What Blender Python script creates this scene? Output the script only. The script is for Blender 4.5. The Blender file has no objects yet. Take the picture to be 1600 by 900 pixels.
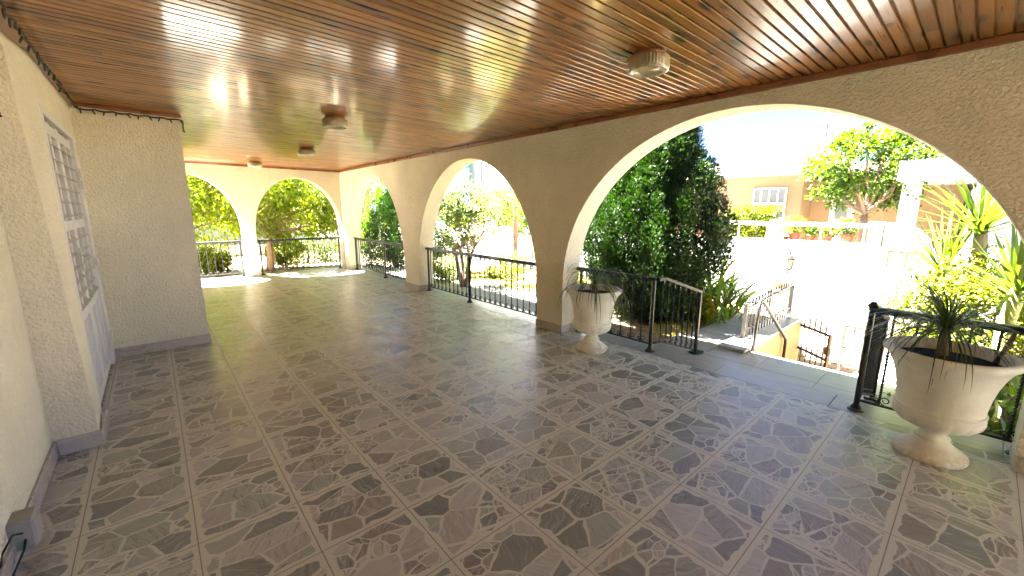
import bpy, math, random
import numpy as np
from mathutils import Vector, Matrix
sc = bpy.context.scene
COL = sc.collection
PI = math.pi
rnd = random.Random(7)

# ------------------------------------------------------------------ camera, sky, sun, exposure
YAW, PITCH, ROLL, EYE = 0.7176, 0.188, 0.0038, 1.4536
def cam_axes():
    cy, sy = math.cos(YAW), math.sin(YAW)
    f = Vector((sy * math.cos(PITCH), cy * math.cos(PITCH), -math.sin(PITCH)))
    r = Vector((cy, -sy, 0)); u = r.cross(f)
    c, s = math.cos(ROLL), math.sin(ROLL)
    return c * r + s * u, -s * r + c * u, f
cam_d = bpy.data.cameras.new('camera'); cam = bpy.data.objects.new('camera', cam_d); COL.objects.link(cam)
R_, U_, F_ = cam_axes()
cam.matrix_world = Matrix(((R_.x, U_.x, -F_.x, 0), (R_.y, U_.y, -F_.y, 0), (R_.z, U_.z, -F_.z, EYE), (0, 0, 0, 1)))
cam_d.lens = 637.27 / 1600 * 36; cam_d.sensor_width = 36; cam_d.clip_start = 0.02; cam_d.clip_end = 1500
sc.camera = cam

SUN = Vector((-0.26, 0.58, 0.98)).normalized()          # direction towards the sun
w = bpy.data.worlds.new('World'); sc.world = w; w.use_nodes = True
nt = w.node_tree; bg = nt.nodes['Background']
sky = nt.nodes.new('ShaderNodeTexSky'); sky.sky_type = 'NISHITA'; sky.sun_disc = False
sky.sun_elevation = math.asin(SUN.z); sky.sun_rotation = math.atan2(SUN.x, SUN.y)
sky.air_density = 0.13; sky.dust_density = 0.0; sky.ozone_density = 1.5; sky.altitude = 1500
nt.links.new(sky.outputs[0], bg.inputs[0]); bg.inputs[1].default_value = 0.055
sd = bpy.data.lights.new('sun', 'SUN'); so = bpy.data.objects.new('sun', sd); COL.objects.link(so)
sd.energy = 4.4; sd.angle = math.radians(0.53); sd.color = (1.0, 0.96, 0.88)
so.rotation_euler = SUN.to_track_quat('Z', 'Y').to_euler(); so.location = (0, 10, 30)
vs = sc.view_settings
vs.view_transform = 'Standard'; vs.look = 'None'; vs.gamma = 1.0; vs.use_curve_mapping = False
vs.exposure = 5.68
sc.render.engine = 'CYCLES'
cy_ = sc.cycles
cy_.use_denoising = True; cy_.max_bounces = 12; cy_.diffuse_bounces = 6; cy_.glossy_bounces = 4
cy_.transmission_bounces = 6; cy_.transparent_max_bounces = 8; cy_.sample_clamp_indirect = 8.0
cy_.caustics_reflective = False; cy_.caustics_refractive = False; cy_.blur_glossy = 0.5

# ------------------------------------------------------------------ object helpers
def link(o): COL.objects.link(o); return o
def tag(o, label=None, cat=None, group=None, kind=None):
    if label: o['label'] = label
    if cat: o['category'] = cat
    if group: o['group'] = group
    if kind: o['kind'] = kind
    return o
def thing(name, label, cat, loc=(0, 0, 0), rz=0, group=None):
    o = bpy.data.objects.new(name, None); link(o); o.empty_display_size = 0.1
    o.location = loc; o.rotation_euler = (0, 0, rz)
    return tag(o, label, cat, group)
def attach(o, parent, world):
    if parent is not None:
        o.parent = parent
        if world:
            o.matrix_parent_inverse = (Matrix.Translation(parent.location) @ parent.rotation_euler.to_matrix().to_4x4()).inverted()
    return o
def dup(root, loc=None, rz=None, label=None, group=None):
    r = root.copy(); link(r)
    if loc is not None: r.location = loc
    if rz is not None: r.rotation_euler = (0, 0, rz)
    if label: r['label'] = label
    if group: r['group'] = group
    for ch in list(root.children):
        c = ch.copy(); link(c); c.parent = r
        for g in list(ch.children):
            d = g.copy(); link(d); d.parent = c
    return r

class MB:
    def __init__(s): s.v = []; s.f = []
    def add(s, vs_, fs):
        n = len(s.v); s.v += [tuple(p) for p in vs_]; s.f += [tuple(i + n for i in f) for f in fs]; return s
    def box(s, x0, y0, z0, x1, y1, z1, b=0.0):
        if b <= 0:
            P = [(x, y, z) for z in (z0, z1) for x, y in ((x0, y0), (x1, y0), (x1, y1), (x0, y1))]
            return s.add(P, [(3, 2, 1, 0), (4, 5, 6, 7), (0, 1, 5, 4), (1, 2, 6, 5), (2, 3, 7, 6), (3, 0, 4, 7)])
        # chamfered box: rings
        def ring(i, z): return [(x0 + i, y0 + b, z), (x0 + b, y0 + i, z), (x1 - b, y0 + i, z), (x1 - i, y0 + b, z), (x1 - i, y1 - b, z), (x1 - b, y1 - i, z), (x0 + b, y1 - i, z), (x0 + i, y1 - b, z)]
        rings = [[(x0 + b, y0 + b, z0)] * 1]
        P = ring(b * 0.999, z0) + ring(0, z0 + b) + ring(0, z1 - b) + ring(b * 0.999, z1)
        F = [tuple(range(7, -1, -1)), tuple(range(24, 32))]
        for k in range(3):
            for i in range(8):
                j = (i + 1) % 8
                F.append((k * 8 + i, k * 8 + j, k * 8 + 8 + j, k * 8 + 8 + i))
        return s.add(P, F)
    def bar(s, a, b, w_, h, up=(0, 0, 1)):
        a, b = Vector(a), Vector(b); d = (b - a).normalized(); u = Vector(up)
        if abs(d.dot(u)) > 0.99: u = Vector((0, 1, 0))
        r = d.cross(u).normalized(); u = r.cross(d)
        P = []
        for p in (a, b):
            for sx, sz in ((-1, -1), (1, -1), (1, 1), (-1, 1)): P.append(p + r * sx * w_ / 2 + u * sz * h / 2)
        return s.add(P, [(3, 2, 1, 0), (4, 5, 6, 7), (0, 1, 5, 4), (1, 2, 6, 5), (2, 3, 7, 6), (3, 0, 4, 7)])
    def tube(s, pts, rad, n=8, cap=True):
        pts = [Vector(p) for p in pts]; m = len(pts)
        if not hasattr(rad, '__len__'): rad = [rad] * m
        prev = None; P = []
        for i in range(m):
            d = (pts[min(i + 1, m - 1)] - pts[max(i - 1, 0)])
            d = d.normalized() if d.length > 1e-9 else Vector((0, 0, 1))
            if prev is None:
                a = Vector((1, 0, 0)) if abs(d.x) < 0.9 else Vector((0, 1, 0))
                u = d.cross(a).normalized()
            else:
                u = (prev - d * prev.dot(d)); u = u.normalized() if u.length > 1e-6 else d.orthogonal().normalized()
            prev = u; v = d.cross(u)
            for k in range(n):
                t = 2 * PI * k / n; P.append(pts[i] + (u * math.cos(t) + v * math.sin(t)) * rad[i])
        F = []
        for i in range(m - 1):
            for k in range(n):
                j = (k + 1) % n; F.append((i * n + k, i * n + j, i * n + n + j, i * n + n + k))
        if cap: F += [tuple(range(n - 1, -1, -1)), tuple(range((m - 1) * n, m * n))]
        return s.add(P, F)
    def lathe(s, prof, n=32, c=(0, 0, 0), fn=None, close=True):
        P = []; m = len(prof)
        for i, (r, z) in enumerate(prof):
            for k in range(n):
                t = 2 * PI * k / n; rr = fn(r, z, t) if fn else r
                P.append((c[0] + rr * math.cos(t), c[1] + rr * math.sin(t), c[2] + z))
        F = []
        for i in range(m - 1):
            for k in range(n):
                j = (k + 1) % n; F.append((i * n + k, i * n + j, i * n + n + j, i * n + n + k))
        if close: F += [tuple(range(n - 1, -1, -1)), tuple(range((m - 1) * n, m * n))]
        return s.add(P, F)
    def build(s, name, mat, parent=None, smooth=False, world=False, angle=None):
        me = bpy.data.meshes.new(name); me.from_pydata(s.v, [], s.f)
        if mat: me.materials.append(mat)
        if smooth:
            me.polygons.foreach_set('use_smooth', [True] * len(me.polygons))
            if angle is not None: me.set_sharp_from_angle(angle=angle)
        me.update()
        return attach(link(bpy.data.objects.new(name, me)), parent, world)
def npmesh(name, V, F, mat, parent=None, world=False, smooth=False):
    V = np.asarray(V, np.float32); F = np.asarray(F, np.int32)
    me = bpy.data.meshes.new(name); k = F.shape[1]
    me.vertices.add(len(V)); me.vertices.foreach_set('co', V.ravel())
    me.loops.add(F.size); me.loops.foreach_set('vertex_index', F.ravel())
    me.polygons.add(len(F)); me.polygons.foreach_set('loop_start', np.arange(0, F.size, k, dtype=np.int32))
    me.update(calc_edges=True); me.validate()
    if smooth: me.polygons.foreach_set('use_smooth', np.ones(len(F), bool))
    me.materials.append(mat)
    return attach(link(bpy.data.objects.new(name, me)), parent, world)

# ------------------------------------------------------------------ material helpers
class NT:
    def __init__(s, name):
        s.m = bpy.data.materials.new(name); s.m.use_nodes = True; s.t = s.m.node_tree
        s.p = s.t.nodes['Principled BSDF']; s.out = s.t.nodes['Material Output']
        s.tc = s.t.nodes.new('ShaderNodeTexCoord')
    def n(s, typ, **k):
        o = s.t.nodes.new('ShaderNode' + typ)
        for a, b in k.items(): setattr(o, a, b)
        return o
    def l(s, a, b): s.t.links.new(a, b)
    def put(s, sock, v):
        if isinstance(v, bpy.types.NodeSocket): s.l(v, sock)
        else: sock.default_value = v
    def math(s, op, a, b=0.0, c=0.0, clamp=False):
        o = s.n('Math', operation=op, use_clamp=clamp)
        for i, v in enumerate((a, b, c)):
            if i < len(o.inputs): s.put(o.inputs[i], v)
        return o.outputs[0]
    def vmath(s, op, a, b=(0, 0, 0)):
        o = s.n('VectorMath', operation=op); s.put(o.inputs[0], a); s.put(o.inputs[1], b); return o.outputs[0]
    def mix(s, fac, a, b, blend='MIX'):
        o = s.n('Mix', data_type='RGBA', blend_type=blend)
        s.put(o.inputs[0], fac); s.put(o.inputs[6], c4(a)); s.put(o.inputs[7], c4(b)); return o.outputs[2]
    def noise(s, vec, scale, detail=3, rough=0.5, dist=0.0, out=0):
        o = s.n('TexNoise'); s.l(vec, o.inputs['Vector']); o.inputs['Scale'].default_value = scale
        o.inputs['Detail'].default_value = detail; o.inputs['Roughness'].default_value = rough; o.inputs['Distortion'].default_value = dist
        return o.outputs[out]
    def vor(s, vec, scale, feature='F1', out='Distance', dims='3D', rand=1.0):
        o = s.n('TexVoronoi', feature=feature, voronoi_dimensions=dims); s.l(vec, o.inputs['Vector'])
        o.inputs['Scale'].default_value = scale; o.inputs['Randomness'].default_value = rand
        return o.outputs[out] if isinstance(out, str) else [o.outputs[q] for q in out]
    def ramp(s, fac, stops, interp='LINEAR'):
        o = s.n('ValToRGB'); o.color_ramp.interpolation = interp; e = o.color_ramp.elements
        while len(e) < len(stops): e.new(0.5)
        for i, (p, c) in enumerate(stops): e[i].position = p; e[i].color = c4(c)
        s.put(o.inputs[0], fac); return o.outputs[0]
    def mapr(s, v, a, b, c, d):
        o = s.n('MapRange'); s.put(o.inputs[0], v)
        for i, q in enumerate((a, b, c, d)): o.inputs[i + 1].default_value = q
        return o.outputs[0]
    def bump(s, h, strength=0.3, dist=0.01, normal=None):
        o = s.n('Bump'); o.inputs['Strength'].default_value = strength; o.inputs['Distance'].default_value = dist
        s.l(h, o.inputs['Height'])
        if normal is not None: s.l(normal, o.inputs['Normal'])
        s.l(o.outputs[0], s.p.inputs['Normal']); return o.outputs[0]
    def obj(s): return s.tc.outputs['Object']
    def sset(s, **k):
        for a, v in k.items(): s.put(s.p.inputs[a.replace('_', ' ')], c4(v) if isinstance(v, tuple) and len(v) == 3 else v)
        return s
def c4(c): return (*c, 1.0) if isinstance(c, tuple) and len(c) == 3 else c

def m_stucco(name, col, var=0.12, scale=55, strength=0.55, rough=0.9, fine=True):
    g = NT(name); o = g.obj()
    big = g.noise(o, 1.3, 4, 0.6); mid = g.noise(o, 14, 3)
    c = g.mix(g.mapr(big, 0.3, 0.7, 0, 1), tuple(x * (1 - var) for x in col), tuple(min(1, x * (1 + var * 0.6)) for x in col))
    c = g.mix(g.mapr(mid, 0.35, 0.75, 0, 0.18), c, tuple(x * 0.8 for x in col))
    h = g.noise(o, scale, 2, 0.5, 0.4)
    h2 = g.vor(o, scale * 1.3, 'SMOOTH_F1')
    hh = g.math('ADD', g.mapr(h, 0.35, 0.65, 0, 1), g.math('MULTIPLY', h2, 0.7))
    c = g.mix(g.mapr(hh, 0.15, 0.6, 0.28, 0), c, tuple(x * 0.62 for x in col))
    mp = g.n('Mapping'); mp.inputs['Scale'].default_value = (3.2, 3.2, 0.5); g.l(o, mp.inputs[0])
    st = g.noise(mp.outputs[0], 1.0, 5, 0.7, 0.5)
    c = g.mix(g.mapr(st, 0.58, 0.78, 0, 0.35), c, tuple(x * 0.6 for x in col))      # old water marks
    g.sset(Base_Color=c, Roughness=rough)
    bv = g.n('Bevel'); bv.samples = 3; bv.inputs['Radius'].default_value = 0.012
    g.bump(hh, strength, 0.012, bv.outputs[0])
    return g.m
def m_paint(name, col, rough=0.5, metal=0.0, var=0.1, nscale=8, bump=0.05, spec=0.5, coat=0.0):
    g = NT(name); o = g.obj()
    a = g.noise(o, nscale, 4, 0.6)
    c = g.mix(g.mapr(a, 0.3, 0.7, 0, 1), tuple(x * (1 - var) for x in col), tuple(min(1, x * (1 + var)) for x in col))
    g.sset(Base_Color=c, Roughness=g.mapr(a, 0.3, 0.7, max(0.02, rough - 0.08), min(1, rough + 0.1)), Metallic=metal)
    g.p.inputs['Specular IOR Level'].default_value = spec; g.p.inputs['Coat Weight'].default_value = coat
    if bump: g.bump(g.noise(o, nscale * 12, 3), bump, 0.004)
    return g.m
def m_leaf(name, a, b, trans=0.45, rough=0.5, dead=None):
    g = NT(name)
    geo = g.n('NewGeometry'); r = geo.outputs['Random Per Island']
    stops = [(0.0, a), (0.75, b)] + ([(0.93, b), (0.97, dead)] if dead else [])
    c = g.ramp(r, stops)
    g.sset(Base_Color=c, Roughness=rough); g.p.inputs['Specular IOR Level'].default_value = 0.35
    tr = g.n('BsdfTranslucent'); tc = g.mix(1.0, c, (1.0, 1.0, 0.35), 'MULTIPLY')
    tc = g.mix(0.5, tc, c)
    hsv = g.n('HueSaturation'); hsv.inputs['Value'].default_value = 1.9; hsv.inputs['Saturation'].default_value = 1.1
    g.l(tc, hsv.inputs['Color']); g.l(hsv.outputs[0], tr.inputs[0])
    ms = g.n('MixShader'); ms.inputs[0].default_value = trans
    g.l(g.p.outputs[0], ms.inputs[1]); g.l(tr.outputs[0], ms.inputs[2]); g.l(ms.outputs[0], g.out.inputs[0])
    return g.m
def m_bark(name, a, b, scale=10):
    g = NT(name); o = g.obj()
    mp = g.n('Mapping'); mp.inputs['Scale'].default_value = (1, 1, 0.18); g.l(o, mp.inputs[0])
    n = g.noise(mp.outputs[0], scale * 3, 5, 0.65, 0.6)
    g.sset(Base_Color=g.ramp(n, [(0.3, a), (0.7, b)]), Roughness=0.95); g.bump(n, 0.8, 0.012)
    return g.m
def m_ground(name, a, b, c_, scale=3, bump=0.5):
    g = NT(name); o = g.obj()
    n1 = g.noise(o, scale, 6, 0.65); n2 = g.noise(o, scale * 14, 4, 0.7)
    c = g.ramp(n1, [(0.3, a), (0.52, b), (0.72, c_)])
    c = g.mix(g.mapr(n2, 0.35, 0.7, 0, 0.5), c, tuple(x * 0.55 for x in b))
    g.sset(Base_Color=c, Roughness=0.95); g.bump(g.math('ADD', n1, n2), bump, 0.03)
    return g.m

PITCH_B = 0.062
def m_ceiling():
    g = NT('varnished_pine'); o = g.obj()
    sp = g.n('SeparateXYZ'); g.l(o, sp.inputs[0]); x, y, z = sp.outputs
    bi = g.math('FLOOR', g.math('DIVIDE', g.math('ADD', y, 0.02), PITCH_B))
    wn = g.n('TexWhiteNoise', noise_dimensions='1D'); g.l(bi, wn.inputs['W']); r1 = wn.outputs['Value']
    # boards are cut into lengths: a second index along x
    xi = g.math('FLOOR', g.math('DIVIDE', g.math('ADD', x, g.math('MULTIPLY', r1, 9.0)), 2.7))
    cb = g.n('CombineXYZ'); g.l(bi, cb.inputs[0]); g.l(xi, cb.inputs[1])
    w2 = g.n('TexWhiteNoise', noise_dimensions='3D'); g.l(cb.outputs[0], w2.inputs['Vector']); r2 = w2.outputs['Value']
    c2 = g.n('CombineXYZ'); g.l(g.math('ADD', g.math('MULTIPLY', x, 1.5), g.math('MULTIPLY', r2, 40.0)), c2.inputs[0])
    g.l(g.math('MULTIPLY', y, 34.0), c2.inputs[1]); g.l(g.math('MULTIPLY', r2, 13.0), c2.inputs[2])
    grain = g.noise(c2.outputs[0], 1.6, 6, 0.62, 1.1)
    c3 = g.n('CombineXYZ'); g.l(g.math('ADD', g.math('MULTIPLY', x, 2.1), g.math('MULTIPLY', r2, 31.0)), c3.inputs[0])
    g.l(g.math('ADD', g.math('MULTIPLY', y, 7.0), g.math('MULTIPLY', r1, 17.0)), c3.inputs[1])
    kd = g.vor(c3.outputs[0], 1.0, 'F1', 'Distance', '2D')
    knot = g.mapr(kd, 0.07, 0.16, 1, 0)
    halo = g.mapr(kd, 0.1, 0.32, 0.45, 0)
    base = g.ramp(grain, [(0.25, (0.15, 0.050, 0.008)), (0.48, (0.30, 0.120, 0.017)), (0.75, (0.44, 0.20, 0.036))])
    tone = g.ramp(r2, [(0.0, (0.60, 0.52, 0.46)), (0.5, (0.95, 0.9, 0.85)), (1.0, (1.18, 1.12, 1.05))])
    c = g.mix(1.0, base, tone, 'MULTIPLY')
    c = g.mix(halo, c, (0.16, 0.05, 0.014)); c = g.mix(knot, c, (0.035, 0.012, 0.005))
    g.sset(Base_Color=c, Roughness=g.mapr(grain, 0.3, 0.7, 0.25, 0.40))
    g.p.inputs['Specular IOR Level'].default_value = 0.3; g.p.inputs['Coat Weight'].default_value = 0.7; g.p.inputs['Coat Roughness'].default_value = 0.11; g.p.inputs['Coat IOR'].default_value = 1.56
    big = g.noise(o, 2.2, 3)
    g.bump(g.math('ADD', g.math('MULTIPLY', grain, 0.12), g.math('MULTIPLY', big, 0.25)), 0.12, 0.006)
    return g.m

TX0, TY0, TS = -0.4164, 0.0823, 0.4
def m_floor():
    g = NT('marble_shard_tiles'); o = g.obj()
    sp = g.n('SeparateXYZ'); g.l(o, sp.inputs[0]); x, y, _ = sp.outputs
    u = g.math('DIVIDE', g.math('SUBTRACT', x, TX0), TS); v = g.math('DIVIDE', g.math('SUBTRACT', y, TY0), TS)
    iu, iv = g.math('FLOOR', u), g.math('FLOOR', v)
    fu, fv = g.math('FRACT', u), g.math('FRACT', v)
    cc = g.n('CombineXYZ'); g.l(iu, cc.inputs[0]); g.l(iv, cc.inputs[1])
    wn = g.n('TexWhiteNoise', noise_dimensions='3D'); g.l(cc.outputs[0], wn.inputs['Vector'])
    e1 = g.math('MINIMUM', fu, g.math('SUBTRACT', 1.0, fu)); e2 = g.math('MINIMUM', fv, g.math('SUBTRACT', 1.0, fv))
    edge = g.math('MINIMUM', e1, e2)
    off = g.vmath('MULTIPLY', wn.outputs['Color'], (37, 53, 0))
    rc = g.n('SeparateColor'); g.l(wn.outputs['Color'], rc.inputs[0])
    uv = g.n('CombineXYZ'); g.l(g.math('MULTIPLY', u, g.mapr(rc.outputs[0], 0, 1, 1.7, 2.7)), uv.inputs[0]); g.l(g.math('MULTIPLY', v, g.mapr(rc.outputs[1], 0, 1, 2.3, 3.7)), uv.inputs[1])
    rot = g.n('VectorRotate', rotation_type='Z_AXIS'); g.l(uv.outputs[0], rot.inputs['Vector']); g.l(g.math('MULTIPLY', rc.outputs[2], 1.2), rot.inputs['Angle'])
    wob = g.vmath('SUBTRACT', g.noise(o, 16, 1, 0.5, 0, 1), (0.5, 0.5, 0.5))
    wob = g.vmath('MULTIPLY', wob, (0.12, 0.12, 0))
    P = g.vmath('ADD', g.vmath('ADD', rot.outputs[0], off), wob)
    vd = g.vor(P, 1.0, 'DISTANCE_TO_EDGE', 'Distance', '2D')
    vcol = g.vor(P, 1.0, 'F1', 'Color', '2D')
    sc3 = g.n('SeparateColor'); g.l(vcol, sc3.inputs[0]); r, gg, bb = sc3.outputs
    # every stone keeps its own ragged margin of mortar, some are split once more
    P2 = g.vmath('ADD', g.vmath('MULTIPLY', P, (2.3, 2.3, 1)), (5.2, 1.7, 0))
    vd2 = g.math('ADD', g.vor(P2, 1.0, 'DISTANCE_TO_EDGE', 'Distance', '2D'), g.math('MULTIPLY', g.math('LESS_THAN', bb, 0.74), 5.0))
    vcol2 = g.vor(P2, 1.0, 'F1', 'Color', '2D'); s2c = g.n('SeparateColor'); g.l(vcol2, s2c.inputs[0])
    split = g.math('GREATER_THAN', bb, 0.74)
    r = g.math('FRACT', g.math('ADD', r, g.math('MULTIPLY', split, s2c.outputs[0]))); gg = g.math('FRACT', g.math('ADD', gg, g.math('MULTIPLY', split, s2c.outputs[1])))
    wide = g.mapr(g.noise(o, 7, 2), 0.3, 0.7, 0.012, 0.066)
    gap = g.mapr(g.math('SUBTRACT', vd, wide), -0.006, 0.006, 1, 0)
    gap2 = g.mapr(g.math('SUBTRACT', vd2, g.math('MULTIPLY', wide, 1.5)), -0.012, 0.012, 1, 0)
    border = g.mapr(g.math('ADD', edge, g.mapr(g.noise(o, 13, 1), 0.3, 0.7, -0.030, 0.030)), 0.058, 0.066, 1, 0)
    mort = g.math('MAXIMUM', g.math('MAXIMUM', gap, gap2), border)
    vr = g.n('VectorRotate', rotation_type='Z_AXIS'); g.l(o, vr.inputs['Vector']); g.l(g.math('MULTIPLY', gg, 6.28), vr.inputs['Angle'])
    vw = g.vmath('ADD', vr.outputs[0], g.vmath('MULTIPLY', g.vmath('SUBTRACT', g.noise(o, 11, 2, 0.5, 0, 1), (0.5, 0.5, 0.5)), (0.07, 0.07, 0)))
    mp = g.n('Mapping'); mp.inputs['Scale'].default_value = (7, 75, 1); g.l(vw, mp.inputs[0]); g.l(vcol, mp.inputs['Location'])
    vein = g.noise(mp.outputs[0], 1.0, 6, 0.66, 0.8)
    stone = g.ramp(r, [(0.0, (0.225, 0.245, 0.232)), (0.17, (0.315, 0.31, 0.282)), (0.34, (0.36, 0.39, 0.36)), (0.50, (0.41, 0.41, 0.395)), (0.66, (0.20, 0.222, 0.208)), (0.76, (0.47, 0.47, 0.45)), (0.88, (0.275, 0.258, 0.235))], 'CONSTANT')
    lite = g.mix(0.65, stone, (0.76, 0.73, 0.67)); dark = g.mix(0.72, stone, (0.14, 0.105, 0.09))
    stone = g.mix(g.math('MULTIPLY', g.mapr(vein, 0.53, 0.64, 0, 1), g.mapr(bb, 0.1, 0.9, 0.15, 1.0)), stone, lite)
    stone = g.mix(g.math('MULTIPLY', g.mapr(vein, 0.36, 0.46, 1, 0), g.mapr(gg, 0.1, 0.9, 0.25, 1.0)), stone, dark)
    chip = g.mapr(g.vor(o, 21, 'F1', 'Distance', '2D'), 0.05, 0.08, 1, 0)
    stone = g.mix(g.math('MULTIPLY', chip, g.math('GREATER_THAN', gg, 0.8)), stone, (0.66, 0.62, 0.56))
    sp2 = g.noise(o, 240, 2, 0.6)
    mcol = g.mix(g.mapr(sp2, 0.3, 0.7, 0, 1), (0.50, 0.50, 0.435), (0.70, 0.70, 0.615))
    c = g.mix(mort, stone, mcol)
    joint = g.mapr(edge, 0.0035, 0.0075, 1, 0)
    c = g.mix(g.math('MULTIPLY', joint, 0.75), c, (0.10, 0.085, 0.065))
    dirt = g.noise(o, 0.9, 5, 0.6)
    c = g.mix(g.mapr(dirt, 0.4, 0.75, 0, 0.22), c, (0.48, 0.44, 0.365))
    rough = g.math('ADD', g.math('MULTIPLY', mort, 0.13), g.mapr(g.noise(o, 3.0, 5, 0.65), 0.3, 0.7, 0.25, 0.40))
    g.sset(Base_Color=c, Roughness=rough)
    h = g.math('SUBTRACT', g.math('MULTIPLY', sp2, g.math('MULTIPLY', mort, 0.25)), g.math('MULTIPLY', joint, 1.0))
    h = g.math('ADD', h, g.math('MULTIPLY', g.noise(o, 6, 2), 0.6))
    g.bump(h, 0.18, 0.004)
    return g.m
def m_marble(name, a, b, dark, scale=(6, 6, 6)):
    g = NT(name); o = g.obj(); mp = g.n('Mapping'); mp.inputs['Scale'].default_value = scale; g.l(o, mp.inputs[0])
    n = g.noise(mp.outputs[0], 1.0, 6, 0.65, 1.8)
    g.sset(Base_Color=g.ramp(n, [(0.25, dark), (0.42, a), (0.62, b), (0.8, a)]), Roughness=0.3); g.bump(n, 0.05, 0.004)
    return g.m

def m_cast(name):
    g = NT(name); o = g.obj(); sp = g.n('SeparateXYZ'); g.l(o, sp.inputs[0])
    a = g.noise(o, 6, 5, 0.65); b = g.noise(o, 45, 4, 0.7)
    c = g.mix(g.mapr(a, 0.3, 0.7, 0, 1), (0.68, 0.65, 0.54), (0.82, 0.80, 0.70))
    mp = g.n('Mapping'); mp.inputs['Scale'].default_value = (14, 14, 1.6); g.l(o, mp.inputs[0]); drip = g.noise(mp.outputs[0], 1.0, 4, 0.6)
    c = g.mix(g.mapr(drip, 0.58, 0.76, 0, 0.28), c, (0.36, 0.33, 0.25))                      # water streaks
    splash = g.math('MULTIPLY', g.mapr(sp.outputs[2], 0.0, 0.09, 0.55, 0.0), g.mapr(b, 0.35, 0.6, 0, 1))
    c = g.mix(splash, c, (0.26, 0.21, 0.14))                                                # soil splashes on the foot
    pit = g.mapr(g.vor(o, 70), 0.10, 0.2, 0.5, 0); c = g.mix(g.math('MULTIPLY', pit, g.math('GREATER_THAN', b, 0.52)), c, (0.34, 0.29, 0.2))
    g.sset(Base_Color=c, Roughness=0.72); g.bump(g.math('SUBTRACT', b, pit), 0.3, 0.004)
    return g.m
M = {}
M['stucco'] = m_stucco('cream_stucco', (0.80, 0.74, 0.55))
M['stucco_out'] = m_stucco('peach_stucco', (0.46, 0.30, 0.165), scale=40)
M['white_wall'] = m_stucco('white_plaster', (0.55, 0.54, 0.51), var=0.08, scale=30, strength=0.2)
M['grey_wall'] = m_stucco('grey_plaster', (0.38, 0.40, 0.42), var=0.1, scale=30, strength=0.2)
M['peach_wall'] = m_stucco('peach_plaster', (0.34, 0.205, 0.11), var=0.08, scale=30, strength=0.2)
M['ceil'] = m_ceiling(); M['floor'] = m_floor()
M['trim'] = m_paint('dark_varnished_trim', (0.24, 0.085, 0.028), 0.3, nscale=5, var=0.3, coat=0.3)
M['marble'] = m_marble('grey_veined_marble', (0.40, 0.36, 0.31), (0.50, 0.46, 0.40), (0.17, 0.14, 0.125), (5, 16, 9))
M['marble_pale'] = m_marble('pale_veined_marble', (0.31, 0.29, 0.255), (0.38, 0.36, 0.32), (0.19, 0.175, 0.16), (14, 3.2, 9))
M['iron'] = m_paint('black_brown_iron', (0.013, 0.011, 0.009), 0.42, nscale=20, var=0.35, bump=0.15, coat=0.15)
M['iron_rust'] = m_paint('weathered_grey_iron', (0.05, 0.043, 0.036), 0.55, nscale=25, var=0.4, bump=0.2)
M['urn'] = m_cast('cream_cast_stone')
M['soil'] = m_ground('potting_soil', (0.035, 0.025, 0.018), (0.06, 0.045, 0.03), (0.10, 0.08, 0.055), 30, 1.0)
M['white_metal'] = m_paint('white_painted_aluminium', (0.68, 0.66, 0.60), 0.45, var=0.06, nscale=6)
M['dark_gap'] = m_paint('unlit_room_black', (0.03, 0.027, 0.022), 0.6)  # near-black colour stands in for the darkness behind the louvres
M['black_plastic'] = m_paint('black_cable', (0.015, 0.013, 0.012), 0.5)
M['grey_box'] = m_paint('grey_plastic', (0.30, 0.29, 0.26), 0.5, nscale=14)
M['street'] = m_ground('pale_worn_asphalt', (0.045, 0.043, 0.039), (0.06, 0.057, 0.051), (0.08, 0.075, 0.067), 0.8, 0.25)
M['concrete'] = m_ground('light_concrete', (0.40, 0.38, 0.34), (0.46, 0.44, 0.40), (0.52, 0.50, 0.46), 1.6, 0.2)
M['earth'] = m_ground('garden_earth', (0.20, 0.14, 0.085), (0.29, 0.215, 0.13), (0.37, 0.29, 0.17), 1.5, 0.7)
M['lawn'] = m_ground('dry_lawn', (0.24, 0.20, 0.06), (0.33, 0.27, 0.075), (0.42, 0.33, 0.10), 4, 0.8)
M['bark'] = m_bark('grey_brown_bark', (0.16, 0.125, 0.095), (0.34, 0.28, 0.215))
M['bark_o'] = m_bark('orange_brown_bark', (0.17, 0.10, 0.06), (0.34, 0.225, 0.14))
M['terracotta'] = m_paint('terracotta', (0.21, 0.038, 0.013), 0.7, nscale=12, var=0.15)
M['louvre'] = m_paint('shaded_louvre_slat', (0.46, 0.43, 0.36), 0.5, var=0.06)  # darker than the white door: shade of the slat gaps put into the colour
M['glass'] = m_paint('grey_window_shutter', (0.17, 0.17, 0.165), 0.5)
M['wood_door'] = m_paint('reddish_brown_wood', (0.30, 0.115, 0.05), 0.5, nscale=9, var=0.25)
M['net'] = m_paint('teal_scaffold_net', (0.02, 0.17, 0.145), 0.8, nscale=2, var=0.25)
M['lf_cyp'] = m_leaf('cypress_green', (0.0075, 0.0225, 0.0037), (0.0195, 0.0488, 0.0067), 0.22)
M['lf_thuja'] = m_leaf('thuja_green', (0.0413, 0.0863, 0.0112), (0.0825, 0.1425, 0.0188), 0.4)
M['lf_myr'] = m_leaf('crape_myrtle_green', (0.055, 0.085, 0.022), (0.11, 0.135, 0.04), 0.5)
M['lf_fig'] = m_leaf('yellow_green_leaf', (0.080, 0.123, 0.016), (0.165, 0.198, 0.028), 0.58)
M['lf_mul'] = m_leaf('mulberry_green', (0.0324, 0.0648, 0.0086), (0.0684, 0.1080, 0.0144), 0.45)
M['lf_hedge'] = m_leaf('hedge_yellow_green', (0.0562, 0.0825, 0.0075), (0.1050, 0.1237, 0.0105), 0.4)
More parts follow.
